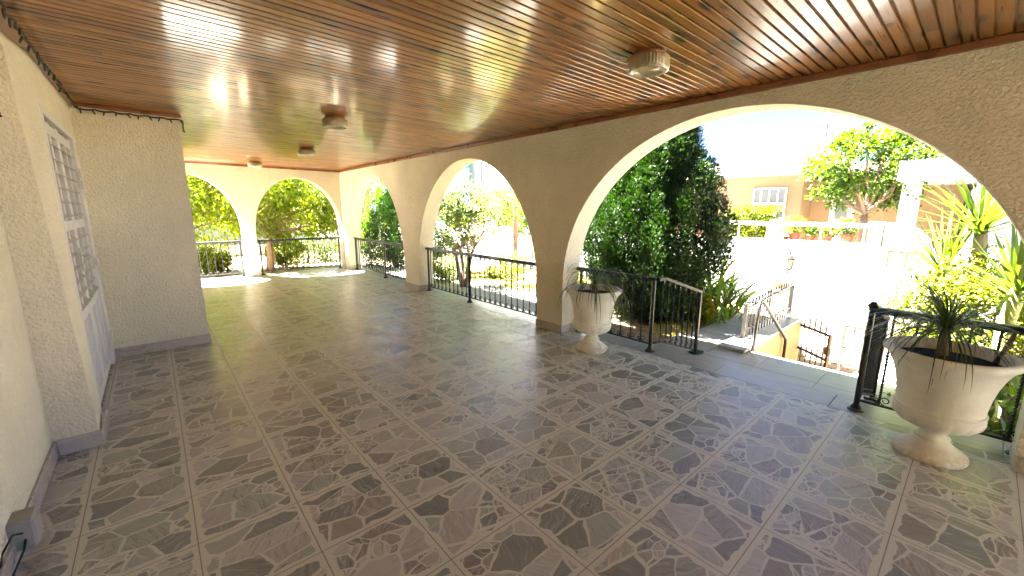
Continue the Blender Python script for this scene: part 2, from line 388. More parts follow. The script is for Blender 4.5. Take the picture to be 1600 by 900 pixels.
M['lf_dark'] = m_leaf('dark_hedge_green', (0.03, 0.055, 0.015), (0.06, 0.09, 0.025), 0.35)
M['lf_yuc'] = m_leaf('yucca_green', (0.0375, 0.0713, 0.0120), (0.0863, 0.1162, 0.0225), 0.4, 0.4)
M['lf_shrub'] = m_leaf('shrub_yellow_green', (0.0540, 0.0756, 0.0094), (0.1080, 0.1152, 0.0187), 0.45)
M['lf_pot'] = m_leaf('ponytail_green', (0.035, 0.06, 0.018), (0.085, 0.11, 0.04), 0.3, 0.4, (0.2, 0.16, 0.08))
M['lf_broad'] = m_leaf('broad_leaf_green', (0.06, 0.13, 0.02), (0.13, 0.20, 0.04), 0.45, 0.4, (0.28, 0.13, 0.04))
M['flower'] = m_leaf('pale_purple_petal', (0.36, 0.28, 0.55), (0.52, 0.44, 0.72), 0.4)
M['grass'] = m_leaf('dry_grass', (0.22, 0.19, 0.05), (0.36, 0.29, 0.08), 0.3)
M['cane'] = m_paint('pale_green_cane', (0.33, 0.36, 0.09), 0.6, nscale=10, var=0.2)
def m_shade():
    g = NT('ribbed_cream_glass'); o = g.obj(); a = g.noise(o, 20, 2)
    g.sset(Base_Color=g.mix(a, (0.44, 0.35, 0.18), (0.58, 0.47, 0.26)), Roughness=0.18)
    g.p.inputs['Transmission Weight'].default_value = 0.25; g.p.inputs['Coat Weight'].default_value = 0.4
    return g.m
M['shade'] = m_shade()
def m_glass():
    g = NT('lantern_glass'); g.sset(Base_Color=(0.8, 0.8, 0.75), Roughness=0.1); g.p.inputs['Transmission Weight'].default_value = 0.8
    return g.m
M['lglass'] = m_glass()

# ------------------------------------------------------------------ dimensions (metres)
XA, XO = 3.55, 3.83            # arcade wall, inner and outer face
YE, YO = 10.46, 10.73          # end wall, inner and outer face
ZC = 2.378                     # ceiling
ZG = -0.2                      # garden
ZS = -1.0                      # street
XSTREET = 8.35

# ------------------------------------------------------------------ setting
def struct(mb, name, mat, **k): return tag(mb.build(name, mat, **k), kind='structure')
struct(MB().box(-300, -300, -1.3, 300, 300, ZS - 0.06), 'ground', M['earth'])
struct(MB().box(9.7, -120, ZS - 0.05, 16.0, 150, ZS), 'street', M['street'])
s_ = MB()
s_.box(XSTREET + 0.02, -120, ZS - 0.05, 9.6, 150, ZS + 0.12); s_.box(9.6, -120, ZS - 0.05, 9.7, 150, ZS + 0.118, )
struct(s_, 'pavement', M['concrete'])
struct(MB().box(16.0, -120, ZS - 0.05, 17.4, 150, ZS + 0.12), 'pavement', M['concrete'])
struct(MB().box(-60, 17.6, ZS - 0.05, 8.0, 26, ZS + 0.02), 'street', M['street'])
# terrace floor and threshold
struct(MB().box(-3.2, -4.6, -0.35, XA + 0.16, YE, 0.0), 'floor', M['floor'])
e = MB()
e.box(XA + 0.165, -4.6, -0.35, 4.026, YO, -0.012)
yk = -4.6
while yk < YO - 0.1:
    yn = min(yk + 0.865, YO); e.box(XA + 0.165, yk, -0.0115, 4.03, yn - 0.004, -0.001, 0.003); yk = yn
e.box(-3.2, YE + 0.004, -0.35, XA + 0.16, YO + 0.06, -0.001, 0.004)
struct(e, 'terrace_edge', M['marble_pale'])
# steps
st = MB()
st.box(4.035, 0.30, -0.6, 5.076, 2.45, -0.152)
for x0, x1 in ((4.035, 4.555), (4.559, 5.08)):
    for k in range(4): st.box(x0, 0.30 + 0.5375 * k, -0.1515, x1, 0.30 + 0.5375 * (k + 1) - 0.004, -0.14, 0.003)
struct(st, 'landing', M['marble_pale'])
st = MB()
for k in range(5): st.box(5.085 + 0.34 * k, 0.46, -1.0, 5.42 + 0.34 * k, 1.60, -0.28 - 0.143 * k, 0.006)
struct(st, 'steps', M['marble_pale'])
# garden terrain
gm = MB()
gm.box(4.034, 2.455, -1.2, 8.05, 17.4, ZG); gm.box(5.09, 1.90, -1.2, 8.05, 2.45, ZG)
gm.box(-30, YO + 0.07, -1.2, 4.03, 17.4, ZG); gm.box(4.034, -14, -1.2, 8.05, 0.28, ZG); gm.box(-30, -14, -1.2, 4.03, -4.65, ZG - 0.05)
struct(gm, 'garden_bed', M['earth'])
pth = MB()
pth.box(4.036, 4.6, ZG - 0.02, 5.55, 11.7, ZG + 0.03, 0.006)
for k in range(4): pth.box(5.1 + 0.46 * k, 1.93, ZG - 0.02, 5.55 + 0.46 * k, 2.42, ZG + 0.035, 0.006)
pth.box(4.036, -9.0, ZG - 0.02, 5.9, -0.95, ZG + 0.03, 0.006)  # unseen pale apron, added to bounce sun through the rear opening
pth.box(-6, YO + 0.075, ZG - 0.02, 4.03, 11.7, ZG + 0.03, 0.006)
struct(pth, 'path', M['concrete'])
lw = MB(); lw.box(5.0, 2.46, ZG - 0.02, 7.6, 3.0, ZG + 0.012)
lw.box(5.6, 4.5, ZG - 0.02, 8.0, 9.5, ZG + 0.012)
struct(lw, 'lawn', M['lawn'])

# ceiling of tongue-and-groove boards
def ceiling():
    x0, x1, y0, y1 = -3.2, XA + 0.0, -4.4, YE
    k0 = math.floor((y0 + 0.02) / PITCH_B); k1 = math.ceil((y1 + 0.02) / PITCH_B)
    prof = []
    for k in range(k0, k1):
        ya = k * PITCH_B - 0.02
        d = rnd.uniform(-0.0008, 0.0008)
        prof += [(ya, ZC + 0.015), (ya + 0.0085, ZC + 0.015), (ya + 0.0095, ZC + 0.003 + d), (ya + 0.0125, ZC + d), (ya + PITCH_B - 0.004, ZC + d), (ya + PITCH_B - 0.001, ZC + 0.003 + d)]
    prof = [(min(max(y, y0), y1), z) for y, z in prof]
    m = MB(); n = len(prof)
    V = [(x, y, z) for y, z in prof for x in (x0, x1)]
    F = [(2 * i, 2 * i + 1, 2 * i + 3, 2 * i + 2) for i in range(n - 1)]
    m.add(V, F)
    return struct(m, 'ceiling', M['ceil'])
ceiling()
struct(MB().box(-6, -4.6, ZC + 0.02, 4.28, YO + 0.03, ZC + 0.30), 'roof', M['white_wall'])  # eave overhang widened out of view to shade the landing

# ------------------------------------------------------------------ our house: arcades and walls
def arch_wall(axis, p0, p1, t0, t1, z1, arches, n=56):
    """wall along an axis from p0 to p1, thickness t0..t1, with arches (centre, half width, spring, rise)"""
    m = MB()
    def pt(u, t, z): return (t, u, z) if axis == 'y' else (u, t, z)
    def quad(a, b, c, d, flip):
        m.add([a, b, c, d], [(0, 1, 2, 3) if not flip else (3, 2, 1, 0)])
    fl = axis == 'x'
    edges = sorted(arches); cur = p0
    def pier(a, b):
        if b - a < 1e-4: return
        quad(pt(a, t0, -0.05), pt(a, t0, z1), pt(b, t0, z1), pt(b, t0, -0.05), fl)
        quad(pt(a, t1, -0.05), pt(b, t1, -0.05), pt(b, t1, z1), pt(a, t1, z1), fl)
    for c, a, zs, b in edges:
        pier(cur, c - a); cur = c + a
        prof = [(c - a, -0.05), (c - a, zs)] + [(c - a * math.cos(PI * i / n), zs + b * math.sin(PI * i / n)) for i in range(1, n)] + [(c + a, zs), (c + a, -0.05)]
        for (u0, za), (u1, zb) in zip(prof, prof[1:]):
            if abs(u1 - u0) > 1e-6:
                quad(pt(u0, t0, za), pt(u0, t0, z1), pt(u1, t0, z1), pt(u1, t0, zb), fl)
                quad(pt(u0, t1, za), pt(u1, t1, zb), pt(u1, t1, z1), pt(u0, t1, z1), fl)
            quad(pt(u0, t0, za), pt(u1, t0, zb), pt(u1, t1, zb), pt(u0, t1, za), fl)
    pier(cur, p1)
    quad(pt(p0, t0, -0.05), pt(p0, t1, -0.05), pt(p0, t1, z1), pt(p0, t0, z1), fl)
    quad(pt(p1, t0, -0.05), pt(p1, t0, z1), pt(p1, t1, z1), pt(p1, t1, -0.05), fl)
    return m
A_BIG, A_MED, A_SML, A_BACK = (1.43, 1.73, 0.65, 1.60), (5.11, 1.52, 0.45, 1.74), (8.66, 1.48, 0.40, 1.79), (-2.62, 1.88, 2.02, 0.20)  # A_BACK: unseen wide opening, shaped to let in more side light
E1, E2, E0 = (0.52, 0.93, 0.99, 1.17), (2.61, 0.92, 0.99, 1.17), (-1.62, 0.93, 0.99, 1.17)
aw = thing('arcade_wall', 'long cream stucco wall of three arches along the street side of the terrace', 'wall', (XA, 3.4, 0))
arch_wall('y', -4.6, YO, XA, XO, ZC + 0.02, [A_BIG, A_MED, A_SML, A_BACK]).build('wall', M['stucco'], aw, world=True)
def plinth(p, x0, y0, x1, y1, h=0.10, o=0.014):
    m = MB(); m.box(x0 - o, y0 - o, 0.0, x1 + o, y1 + o, h, 0.004); return m.build('skirting', M['marble'], p, world=True)
for a, b in ((3.17, 3.58), (6.64, 7.17)): plinth(aw, XA, a, XO, b)
plinth(aw, XA, -0.72, XO, -0.31)
MB().box(XA - 0.028, -4.4, ZC - 0.045, XA - 0.003, YE - 0.03, ZC - 0.001, 0.005).build('ceiling_trim', M['trim'], aw, world=True)
ew = thing('arcade_wall', 'end wall of two cream stucco arches at the far end of the terrace', 'wall', (1.5, YE, 0))
arch_wall('x', -3.2, XA - 0.003, YE, YO, ZC + 0.018, [E0, E1, E2]).build('wall', M['stucco'], ew, world=True)
plinth(ew, 1.45, YE, 1.69, YO, 0.08)
MB().box(-3.2, YE - 0.028, ZC - 0.040, XA - 0.03, YE - 0.003, ZC - 0.001, 0.004).build('ceiling_trim', M['trim'], ew, world=True)

hw = thing('house_wall', 'cream stucco house wall with a projecting pier and white louvred door', 'wall', (-0.5, 3.5, 0))
XW, XD = -0.60, -0.43
m = MB(); m.box(-1.1, -4.6, -0.05, XW, 3.45, ZC + 0.015); m.build('wall', M['stucco'], hw, world=True)
m = MB()   # pier leaning back very slightly towards the top
zt = ZC + 0.016
P = [(-1.1, 3.449, -0.05), (-0.40, 3.449, -0.05), (-0.425, 3.86, -0.05), (-1.1, 3.86, -0.05), (-1.1, 3.449, zt), (-0.475, 3.449, zt), (-0.43, 3.86, zt), (-1.1, 3.86, zt)]
m.add(P, [(3, 2, 1, 0), (4, 5, 6, 7), (0, 1, 5, 4), (1, 2, 6, 5), (2, 3, 7, 6), (3, 0, 4, 7)])
m.build('pier', M['stucco'], hw, world=True)
m = MB(); m.box(-1.1, 3.861, 2.085, XD, 5.279, ZC + 0.014); m.box(-1.1, 5.28, -0.05, XD, 5.47, ZC + 0.015); m.build('door_surround', M['stucco'], hw, world=True)
m = MB(); m.box(-1.1, 5.471, -0.05, 0.325, 8.6, ZC + 0.017); m.build('wing_wall', M['stucco'], hw, world=True)
m = MB()
m.box(XW, -4.4, 0, XW + 0.014, 3.44, 0.10, 0.003)
m.build('skirting', M['marble'], hw, world=True)
MB().box(XW + 0.016, 3.435, 0, -0.388, 3.448, 0.10, 0.003).build('skirting', M['marble'], hw, world=True)
MB().box(-0.399, 3.449, 0, -0.386, 3.80, 0.10, 0.003).build('skirting', M['marble'], hw, world=True)
MB().box(-0.428, 5.457, 0, 0.339, 5.470, 0.10, 0.003).build('skirting', M['marble'], hw, world=True)
MB().box(0.326, 5.4715, 0, 0.339, 8.6, 0.10, 0.003).build('skirting', M['marble'], hw, world=True)
m = MB(); m.box(-0.43, 5.440, ZC - 0.03, 0.345, 5.468, ZC - 0.001, 0.004); m.build('ceiling_trim', M['trim'], hw, world=True)
MB().box(-0.47, 3.0, ZC - 0.03, -0.400, 5.438, ZC - 0.001, 0.004).build('ceiling_trim', M['trim'], hw, world=True)
yd = MB(); yd.box(-9, -11, ZG - 0.3, 3.6, -4.66, -0.16); struct(yd, 'yard', M['concrete'])  # pale yard out of view, added to bounce sunlight inside
bw = thing('end_wall', 'unseen stucco end wall with a narrow doorway, nearly closed to cut light from behind', 'wall', (1.5, -4.6, 0))  # out of view, closed down to a doorway to dim light from behind
arch_wall('x', -1.1, XO, -4.88, -4.61, ZC + 0.018, [(2.4, 0.5, 2.0, 0.12)]).build('wall', M['stucco'], bw, world=True)
nw = thing('bounce_wall', 'unseen cream plastered wall added behind the terrace to bounce light in', 'wall', (-2, -11, -0.2))  # wall out of view, added to reflect sunlight back into the terrace
MB().box(-9, -11.3, -0.3, 3.9, -11, 2.4).build('wall', M['stucco'], nw, world=True)
MB().box(-9.05, -11.34, 2.401, 3.95, -10.96, 2.47, 0.01).build('coping', M['concrete'], nw, world=True)

# louvred double door, recessed in the wall
dr = bpy.data.objects.new('shutter_door', None); link(dr); attach(dr, hw, False); dr.location = (0.03, 0, 0)
def dpart(mb, name, mat): 
    o = mb.build(name, mat); o.parent = dr
    return o
DX = -0.01     # relative to house wall thing at x=-0.5 -> world -0.48
def db(x0, y0, z0, x1, y1, z1, b=0.003): return MB().box(x0, y0 - 3.5, z0, x1, y1 - 3.5, z1, b)
Y0, Y1, ZT = 3.862, 5.278, 2.083
f = MB()
for q in ((Y0, 0, Y0 + 0.05, ZT), (Y1 - 0.05, 0, Y1, ZT)): f.box(-0.06, q[0] - 3.5, q[1] + 0.01, 0.045, q[2] - 3.5, q[3], 0.004)
f.box(-0.06, Y0 + 0.05 - 3.5, ZT - 0.05, 0.044, Y1 - 0.05 - 3.5, ZT, 0.004)
dpart(f, 'door_frame', M['white_metal'])
dpart(MB().box(-0.2, Y0 - 3.5, 0.0, -0.19, Y1 - 3.5, ZT), 'unlit_room_panel', M['dark_gap'])  # flat panel painted dark in place of an unlit room
yy = [Y0 + 0.055, (Y0 + Y1) / 2, Y1 - 0.055]
for i in range(2):
    a, b = yy[i] + 0.003, yy[i + 1] - 0.003
    lf = MB()
    for q in (a, (a + b) / 2 - 0.02, b - 0.055): lf.box(-0.022, q - 3.5, 0.02, 0.022, q + (0.055 if q != (a + b) / 2 - 0.02 else 0.04) - 3.5, ZT - 0.055, 0.003)
    for z in (0.02, 0.66, 1.30, ZT - 0.14): lf.box(-0.020, a + 0.055 - 3.5, z, 0.020, b - 0.055 - 3.5, z + 0.07, 0.003)
    dpart(lf, 'leaf_frame', M['white_metal'])
    lv = MB()
    for lo, hi in ((a + 0.055, (a + b) / 2 - 0.02), ((a + b) / 2 + 0.02, b - 0.055)):
        for zlo, zhi in ((0.74, 1.30), (1.38, ZT - 0.14)):
            nsl = int((zhi - zlo) / 0.082)
            for k in range(nsl):
                z = zlo + (k + 0.5) * (zhi - zlo) / nsl
                op = (0.80 if k % 5 else 0.62) if i else 0.70; lv.bar((0.006, lo - 3.5 + 0.004, z), (0.006, hi - 3.5 - 0.004, z), 0.084, 0.006, up=(op, 0, math.sqrt(1 - op * op)))
    dpart(lv, 'louvres', M['louvre'])
    pn = MB(); pn.box(-0.008, a + 0.05 - 3.5, 0.08, 0.006, b - 0.05 - 3.5, 0.67)
    for k in range(1, 6):
        q = a + 0.055 + (b - a - 0.11) * k / 6; pn.box(0.0061, q - 3.5, 0.095, 0.011, q + 0.012 - 3.5, 0.655, 0.002)
    dpart(pn, 'lower_panel', M['white_metal'])
for z in (0.25, 0.95, 1.62, 1.72):
    h = MB(); h.box(0.046, Y1 - 0.075 - 3.5, z, 0.062, Y1 - 0.02 - 3.5, z + 0.075, 0.003)
    dpart(h, 'hinge', M['white_metal'])
hd = MB(); hd.box(0.023, yy[1] - 0.06 - 3.5, 0.98, 0.035, yy[1] - 0.02 - 3.5, 1.16, 0.003); hd.tube([(0.035, yy[1] - 0.04 - 3.5, 1.10), (0.075, yy[1] - 0.04 - 3.5, 1.10), (0.078, yy[1] - 0.15 - 3.5, 1.095)], 0.008, 8)
dpart(hd, 'handle', M['white_metal'])

# string of lights along the ceiling edge
sl = thing('string_lights', 'dark string of small fairy lights tacked along the ceiling edge above the door', 'string lights', (-0.38, 3.0, ZC - 0.05))
pts = []
for i in range(60):
    y = 1.2 + 4.22 * i / 59; pts.append((-0.385 + 0.008 * math.sin(i * 2.1) - (0.10 if y < 2.9 else 0) * 0, y, ZC - 0.038 - 0.014 * abs(math.sin(i * 0.9))))
for i in range(1, 26): pts.append((-0.385 + 0.735 * i / 25, 5.425, ZC - 0.045 - 0.012 * abs(math.sin(i * 0.8))))
pts += [(0.352, 5.425, ZC - 0.08), (0.348, 5.42, ZC - 0.13), (0.356, 5.425, ZC - 0.17), (0.344, 5.42, ZC - 0.15)]
MB().tube(pts, 0.0065, 6).build('cable', M['black_plastic'], sl, True, True)
b0 = MB(); b0.lathe([(0.002, -0.04), (0.005, -0.034), (0.006, -0.02), (0.005, 0), (0.002, 0.003)], 8)
bulb = b0.build('bulb', M['black_plastic'], sl, True)
bulb.location = (0, 0, -0.01); first = True
for k in range(34):
    if k < 24: p = (-0.385 + rnd.uniform(-.012, .012), 2.2 + 3.1 * k / 23, ZC - 0.05)
    else: p = (-0.36 + 0.69 * (k - 24) / 9, 5.42, ZC - 0.055)
    o = bulb if first else bulb.copy()
    if not first: link(o); o.parent = sl
    first = False
    o.location = (p[0] + 0.38, p[1] - 3.0, p[2] - ZC + 0.05); o.rotation_euler = (rnd.uniform(-.6, .6), rnd.uniform(-.6, .6), 0)

# junction box with loose wires, and a wall hook
jb = thing('junction_box', 'small grey box on the skirting with loose dark wires, foot of near wall', 'junction box', (-0.56, 2.50, 0.05))
MB().box(-0.05, -0.06, 0.0, 0.035, 0.06, 0.13, 0.008).build('box', M['grey_box'], jb)
MB().tube([(0.0, -0.06, 0.08), (-0.02, -0.09, 0.10), (-0.04, -0.16, 0.07), (-0.035, -0.25, 0.03)], 0.004, 6).build('wire', M['black_plastic'], jb, True)
MB().tube([(0.005, -0.062, 0.05), (0.0, -0.09, 0.02), (-0.02, -0.15, -0.02), (-0.03, -0.3, -0.045)], 0.004, 6).build('wire', M['black_plastic'], jb, True)
hk = tag(MB().tube([(0, 0.02, 0.01), (0, -0.03, 0.012), (0.004, -0.045, 0.0), (0.01, -0.03, -0.012)], 0.006, 6).build('wall_hook', M['black_plastic'], None, True), 'tiny dark hook stuck on the pier beside the door', 'hook')
hk.location = (-0.53, 3.435, 1.93)

# ------------------------------------------------------------------ ceiling lamps
def lamp():
    t = thing('ceiling_lamp', '', 'lamp', (0, 0, ZC))
    MB().lathe([(0.09, 0.0), (0.095, -0.006), (0.095, -0.02), (0.08, -0.026), (0.04, -0.027)], 40).build('base_plate', M['trim'], t, True)
    def rib(r, z, th):
        return r * (1 + 0.042 * math.cos(40 * (th + z * 6.0)) * (1 if r > 0.03 else 0))
    prof = [(0.088, -0.022), (0.112, -0.024), (0.119, -0.032), (0.121, -0.05), (0.121, -0.085), (0.117, -0.098), (0.108, -0.104), (0.098, -0.101), (0.085, -0.092), (0.06, -0.082), (0.03, -0.077), (0.012, -0.079)]
    MB().lathe(prof, 176, fn=rib).build('shade', M['shade'], t, True)
    return t
L0 = lamp()
lamps = [(2.36, 1.47, 'nearest ceiling lamp, ribbed cream glass drum above the urns'), (1.53, 4.50, 'ribbed cream ceiling lamp, second from the camera and nearest the house'),
         (1.93, 7.05, 'small looking ceiling lamp on dark base, third along the boards'), (1.66, 9.60, 'farthest ceiling lamp, close to the end wall arches')]
for i, (x, y, lab) in enumerate(lamps):
    if i == 0: L0.location = (x, y, ZC); tag(L0, lab, None, 'ceiling lamps of the terrace')
    else: dup(L0, (x, y, ZC), 0.4 * i, lab, 'ceiling lamps of the terrace')

# ------------------------------------------------------------------ wrought iron railings
def twist_bar(h, s=0.0065, turns=14, mid=(0.06, 0.94)):
    m = MB(); n = 60; V = []; F = []
    for i in range(n + 1):
        t = i / n; a = 0 if t < mid[0] else (turns * PI * min(1, (t - mid[0]) / (mid[1] - mid[0])))
        for k in range(4):
            q = a + PI / 4 + k * PI / 2; V.append((s * 1.35 * math.cos(q), s * 1.35 * math.sin(q), h * t))
    for i in range(n):
        for k in range(4):
            j = (k + 1) % 4; F.append((i * 4 + k, i * 4 + j, i * 4 + 4 + j, i * 4 + 4 + k))
    return m.add(V, F)
def scroll(m, x, z, sgn, r=0.026, flip=1):
    pts = []
    for i in range(22):
        t = i / 21; a = -PI / 2 + t * 1.55 * 2 * PI * 0.85; rr = r * (1 - 0.62 * t)
        cx = x + sgn * r
        pts.append((cx - sgn * rr * math.cos(a) * 1.0, 0, z + flip * (rr * math.sin(a) + r)))
    m.tube(pts, 0.0042, 5)
RH = 0.68
bal = twist_bar(RH); scroll(bal, 0.0, 0.01, 1, 0.03); scroll(bal, 0, 0.01, -1, 0.022); scroll(bal, 0, RH - 0.01, 1, 0.028, -1)
bal_me = None
def railing(label, a, b, posts, along='y', dx=0.0, step=0.12, wide=0.06, zt=0.755, ends=True):
    """a..b local run along x of the thing"""
    global bal_me
    ax, bx = Vector((*a, 0)), Vector((*b, 0)); L = (bx - ax).length; ang = math.atan2(bx.y - ax.y, bx.x - ax.x)
    t = thing('railing', label, 'railing', (a[0], a[1], 0), ang)
    MB().box(-0.01, -wide / 2, zt, L + 0.01, wide / 2, zt + 0.035, 0.008).build('top_rail', M['iron'], t)
    MB().box(0, -0.012, 0.072, L, 0.012, 0.088, 0.002).build('bottom_rail', M['iron'], t); MB().box(0, -0.011, zt - 0.012, L, 0.011, zt - 0.001, 0.002).build('upper_strip', M['iron'], t)
    for p in posts:
        q = MB(); q.tube([(p, 0, 0.02), (p, 0, zt)], 0.019, 12); q.lathe([(0.05, 0.0), (0.05, 0.008), (0.036, 0.016), (0.028, 0.035), (0.02, 0.045)], 20, (p, 0, 0))
        q.build('post', M['iron'], t, True, angle=0.6)
    n = int(L / step)
    for k in range(1, n):
        x = L * k / n
        if min(abs(x - p) for p in posts) < 0.03: continue
        if bal_me is None:
            o = bal.build('baluster', M['iron'], t); bal_me = o.data
        else:
            o = link(bpy.data.objects.new('baluster', bal_me)); o.parent = t
        o.location = (x, 0, 0.08)
    return t
XR = 3.70
railing('black iron railing across the middle arch of the street side', (XR, 6.60), (XR, 3.63), [0.05, 1.33])
railing('black iron railing across the street side arch next to the far corner', (XR, 10.12), (XR, 7.20), [0.04, 1.70])
railing('black iron railing in the far end arch beside the corner', (1.73, 10.60), (3.50, 10.60), [0.03, 1.74])
railing('black iron railing in the far end arch half hidden by the house wing', (-0.36, 10.60), (1.42, 10.60), [0.04, 1.75])
railing('black iron railing behind the smaller-looking urn under the big arch', (3.80, 3.14), (3.80, 2.13), [0.05, 1.0], wide=0.065)
rr = railing('black iron railing behind the large urn, on a post with pointed cap', (3.80, 0.44), (3.80, -0.40), [0.0, 0.77], wide=0.065)
cp = MB(); cp.add([(-0.035, -0.035, 0.79), (0.035, -0.035, 0.79), (0.035, 0.035, 0.79), (-0.035, 0.035, 0.79), (0.012, -0.012, 0.825), (0.012, 0.012, 0.825), (-0.012, 0.012, 0.825), (-0.012, -0.012, 0.825)],
      [(3, 2, 1, 0), (4, 5, 6, 7), (0, 1, 4, 7), (1, 2, 5, 4), (2, 3, 6, 5), (3, 0, 7, 6)]); cp.build('post_cap', M['iron'], rr)
def polybar(pts, w_, h):
    V = [(x, sy * w_ / 2, z + sz * h / 2) for x, z in pts for sy, sz in ((-1, -1), (1, -1), (1, 1), (-1, 1))]; n = len(pts)
    F = [(3, 2, 1, 0), tuple(range(4 * n - 4, 4 * n))] + [(4 * i + k, 4 * i + (k + 1) % 4, 4 * i + 4 + (k + 1) % 4, 4 * i + 4 + k) for i in range(n - 1) for k in range(4)]
    return MB().add(V, F)
def return_panel(label, p, q, drop):
    a, b = Vector((*p, 0)), Vector((*q, 0)); L = (b - a).length; ang = math.atan2(b.y - a.y, b.x - a.x)
    t = thing('railing', label, 'railing', (p[0], p[1], 0), ang)
    zt = lambda x: 0.77 - drop * max(0, x - 0.1) / (L - 0.1); zb = lambda x: 0.09 - drop * 0.95 * max(0, x - 0.1) / (L - 0.1)
    polybar([(0, zt(0)), (0.1, zt(0.1)), (L + 0.012, zt(L))], 0.05, 0.03).build('top_rail', M['iron'], t)
    polybar([(0, zb(0)), (0.1, zb(0.1)), (L, zb(L))], 0.024, 0.016).build('bottom_rail', M['iron'], t)
    m = MB(); m.box(L - 0.014, -0.018, -0.12, L + 0.014, 0.018, zt(L) - 0.012, 0.003); m.box(L - 0.05, -0.05, -0.138, L + 0.09, 0.05, -0.12, 0.004); m.build('post', M['iron'], t)
    n = max(4, int(L / 0.085))
    for k in range(1, n):
        o = link(bpy.data.objects.new('baluster', bal_me)); o.parent = t; x = L * k / n; o.location = (x, 0, zb(x) + 0.0); o.rotation_euler = (0, 0, 0.3)
        o.scale = (1, 1, (zt(x) - zb(x)) / RH)
    return t
return_panel('short iron panel sloping down from the railing corner at the cypress', (3.82, 2.11), (4.50, 1.97), 0.20)
return_panel('short iron panel sloping down from the capped post by the large urn', (3.82, 0.44), (4.52, 0.43), 0.20)

# ------------------------------------------------------------------ urns and their plants
def urn_bowl():
    m = MB()
    prof = [(0.060, 0.150), (0.064, 0.165), (0.082, 0.178), (0.125, 0.192), (0.165, 0.212), (0.188, 0.238), (0.198, 0.268), (0.199, 0.292), (0.193, 0.300), (0.200, 0.306), (0.200, 0.316), (0.190, 0.322), (0.192, 0.36), (0.200, 0.42), (0.214, 0.49), (0.233, 0.55), (0.255, 0.595), (0.272, 0.615), (0.287, 0.628), (0.291, 0.642), (0.288, 0.655), (0.274, 0.664), (0.255, 0.660), (0.243, 0.640), (0.236, 0.60), (0.22, 0.585)]
    def fn(r, z, t):
        if 0.185 < z < 0.296:
            k = math.sin(PI * (z - 0.185) / 0.111); return r + 0.011 * k * (abs(math.cos(8 * t)) ** 0.5 - 0.6)
        return r
    return m.lathe(prof, 128, fn=fn)
U1 = thing('urn', '', 'urn', (3.385, 2.585, 0))
MB().lathe([(0.163, 0.0), (0.168, 0.012), (0.166, 0.03), (0.152, 0.042), (0.136, 0.052), (0.112, 0.068), (0.088, 0.092), (0.074, 0.108), (0.080, 0.114), (0.082, 0.124), (0.072, 0.132), (0.062, 0.142), (0.060, 0.152)], 64).build('foot', M['urn'], U1, True, angle=0.9)
urn_bowl().build('bowl', M['urn'], U1, True, angle=1.0)
sm = MB(); sm.lathe([(0.232, 0.60), (0.16, 0.606), (0.08, 0.615), (0.01, 0.622)], 32); sm.build('soil', M['soil'], U1, True)
tag(U1, 'cream stone urn beside the arch pillar, its grassy plant hanging over the rim', None, 'matching stone urns')
U2 = dup(U1, (3.42, 0.03, 0), 0.2, 'large looking cream stone urn in front of the capped railing post', 'matching stone urns')

def blades(rng, base, n, L, W, elev, droop, spread=0.02, seg=9, az=None, curl=0.25, heads=None, stiff=0.0):
    """strap leaves: returns vertex and quad arrays. elev, L, droop are (lo, hi)."""
    V = []; F = []; k0 = 0
    for i in range(n):
        a = rng.uniform(0, 2 * PI) if az is None else rng.normal(az[0], az[1])
        el = rng.uniform(*elev); Ln = rng.uniform(*L); dr = rng.uniform(*droop); wd = W * rng.uniform(0.75, 1.2)
        bx, by, bz = base if heads is None else heads[i % len(heads)]
        h = np.array([math.cos(a), math.sin(a), 0]); side0 = np.array([-math.sin(a), math.cos(a), 0])
        p = np.array([bx, by, bz]) + h * rng.uniform(0, spread) + np.array([0, 0, rng.uniform(-spread, spread)])
        e_ = el; tw = rng.uniform(-curl, curl); da = rng.uniform(-curl, curl)
        for s in range(seg + 1):
            t = s / seg
            e_ = el - dr * t ** 1.4; aa = a + da * t
            hh = np.array([math.cos(aa), math.sin(aa), 0]); sd = np.array([-math.sin(aa), math.cos(aa), 0])
            d = hh * math.cos(e_) + np.array([0, 0, math.sin(e_)])
            if s: p = p + d * Ln / seg
            nn = np.cross(d, sd); wv = sd * math.cos(tw * t * 2) + nn * math.sin(tw * t * 2)
            wt = wd * (0.55 + 0.9 * t if t < 0.4 else 0.91 * (1 - (t - 0.4) / 0.6) ** 0.8) + 0.0006
            V += [p - wv * wt / 2, p + wv * wt / 2]
            if s: b = k0 + 2 * s; F.append((b - 2, b - 1, b + 1, b))
        k0 += 2 * (seg + 1)
    return np.array(V), np.array(F)
def leafcloud(P, D, N, L, W, fold=0.18, belly=0.42):
    P, D, N = (np.asarray(q, float) for q in (P, D, N)); n = len(P)
    D = D / np.linalg.norm(D, axis=1, keepdims=True)
    S = np.cross(D, N); S /= np.linalg.norm(S, axis=1, keepdims=True) + 1e-9; N = np.cross(S, D)
    L = np.broadcast_to(L, n)[:, None]; W = np.broadcast_to(W, n)[:, None]
    V = np.stack([P, P + D * L * belly + S * W / 2 + N * W * fold, P + D * L, P + D * L * belly - S * W / 2 + N * W * fold], 1).reshape(-1, 3)
    b = np.arange(n)[:, None] * 4
    F = np.concatenate([b + [0, 1, 2], b + [0, 2, 3]], 1).reshape(-1, 3)
    return V, F
rng = np.random.default_rng(11)
p1 = thing('ponytail_plant', 'dark grassy plant with thin leaves trailing over the urn rim by the pillar', 'plant', (3.385, 2.585, 0.61))
V, F = blades(rng, (0, 0, 0.10), 120, (0.30, 0.66), 0.009, (0.3, 1.35), (1.7, 3.3), 0.03)
npmesh('leaves', V, F, M['lf_pot'], p1)
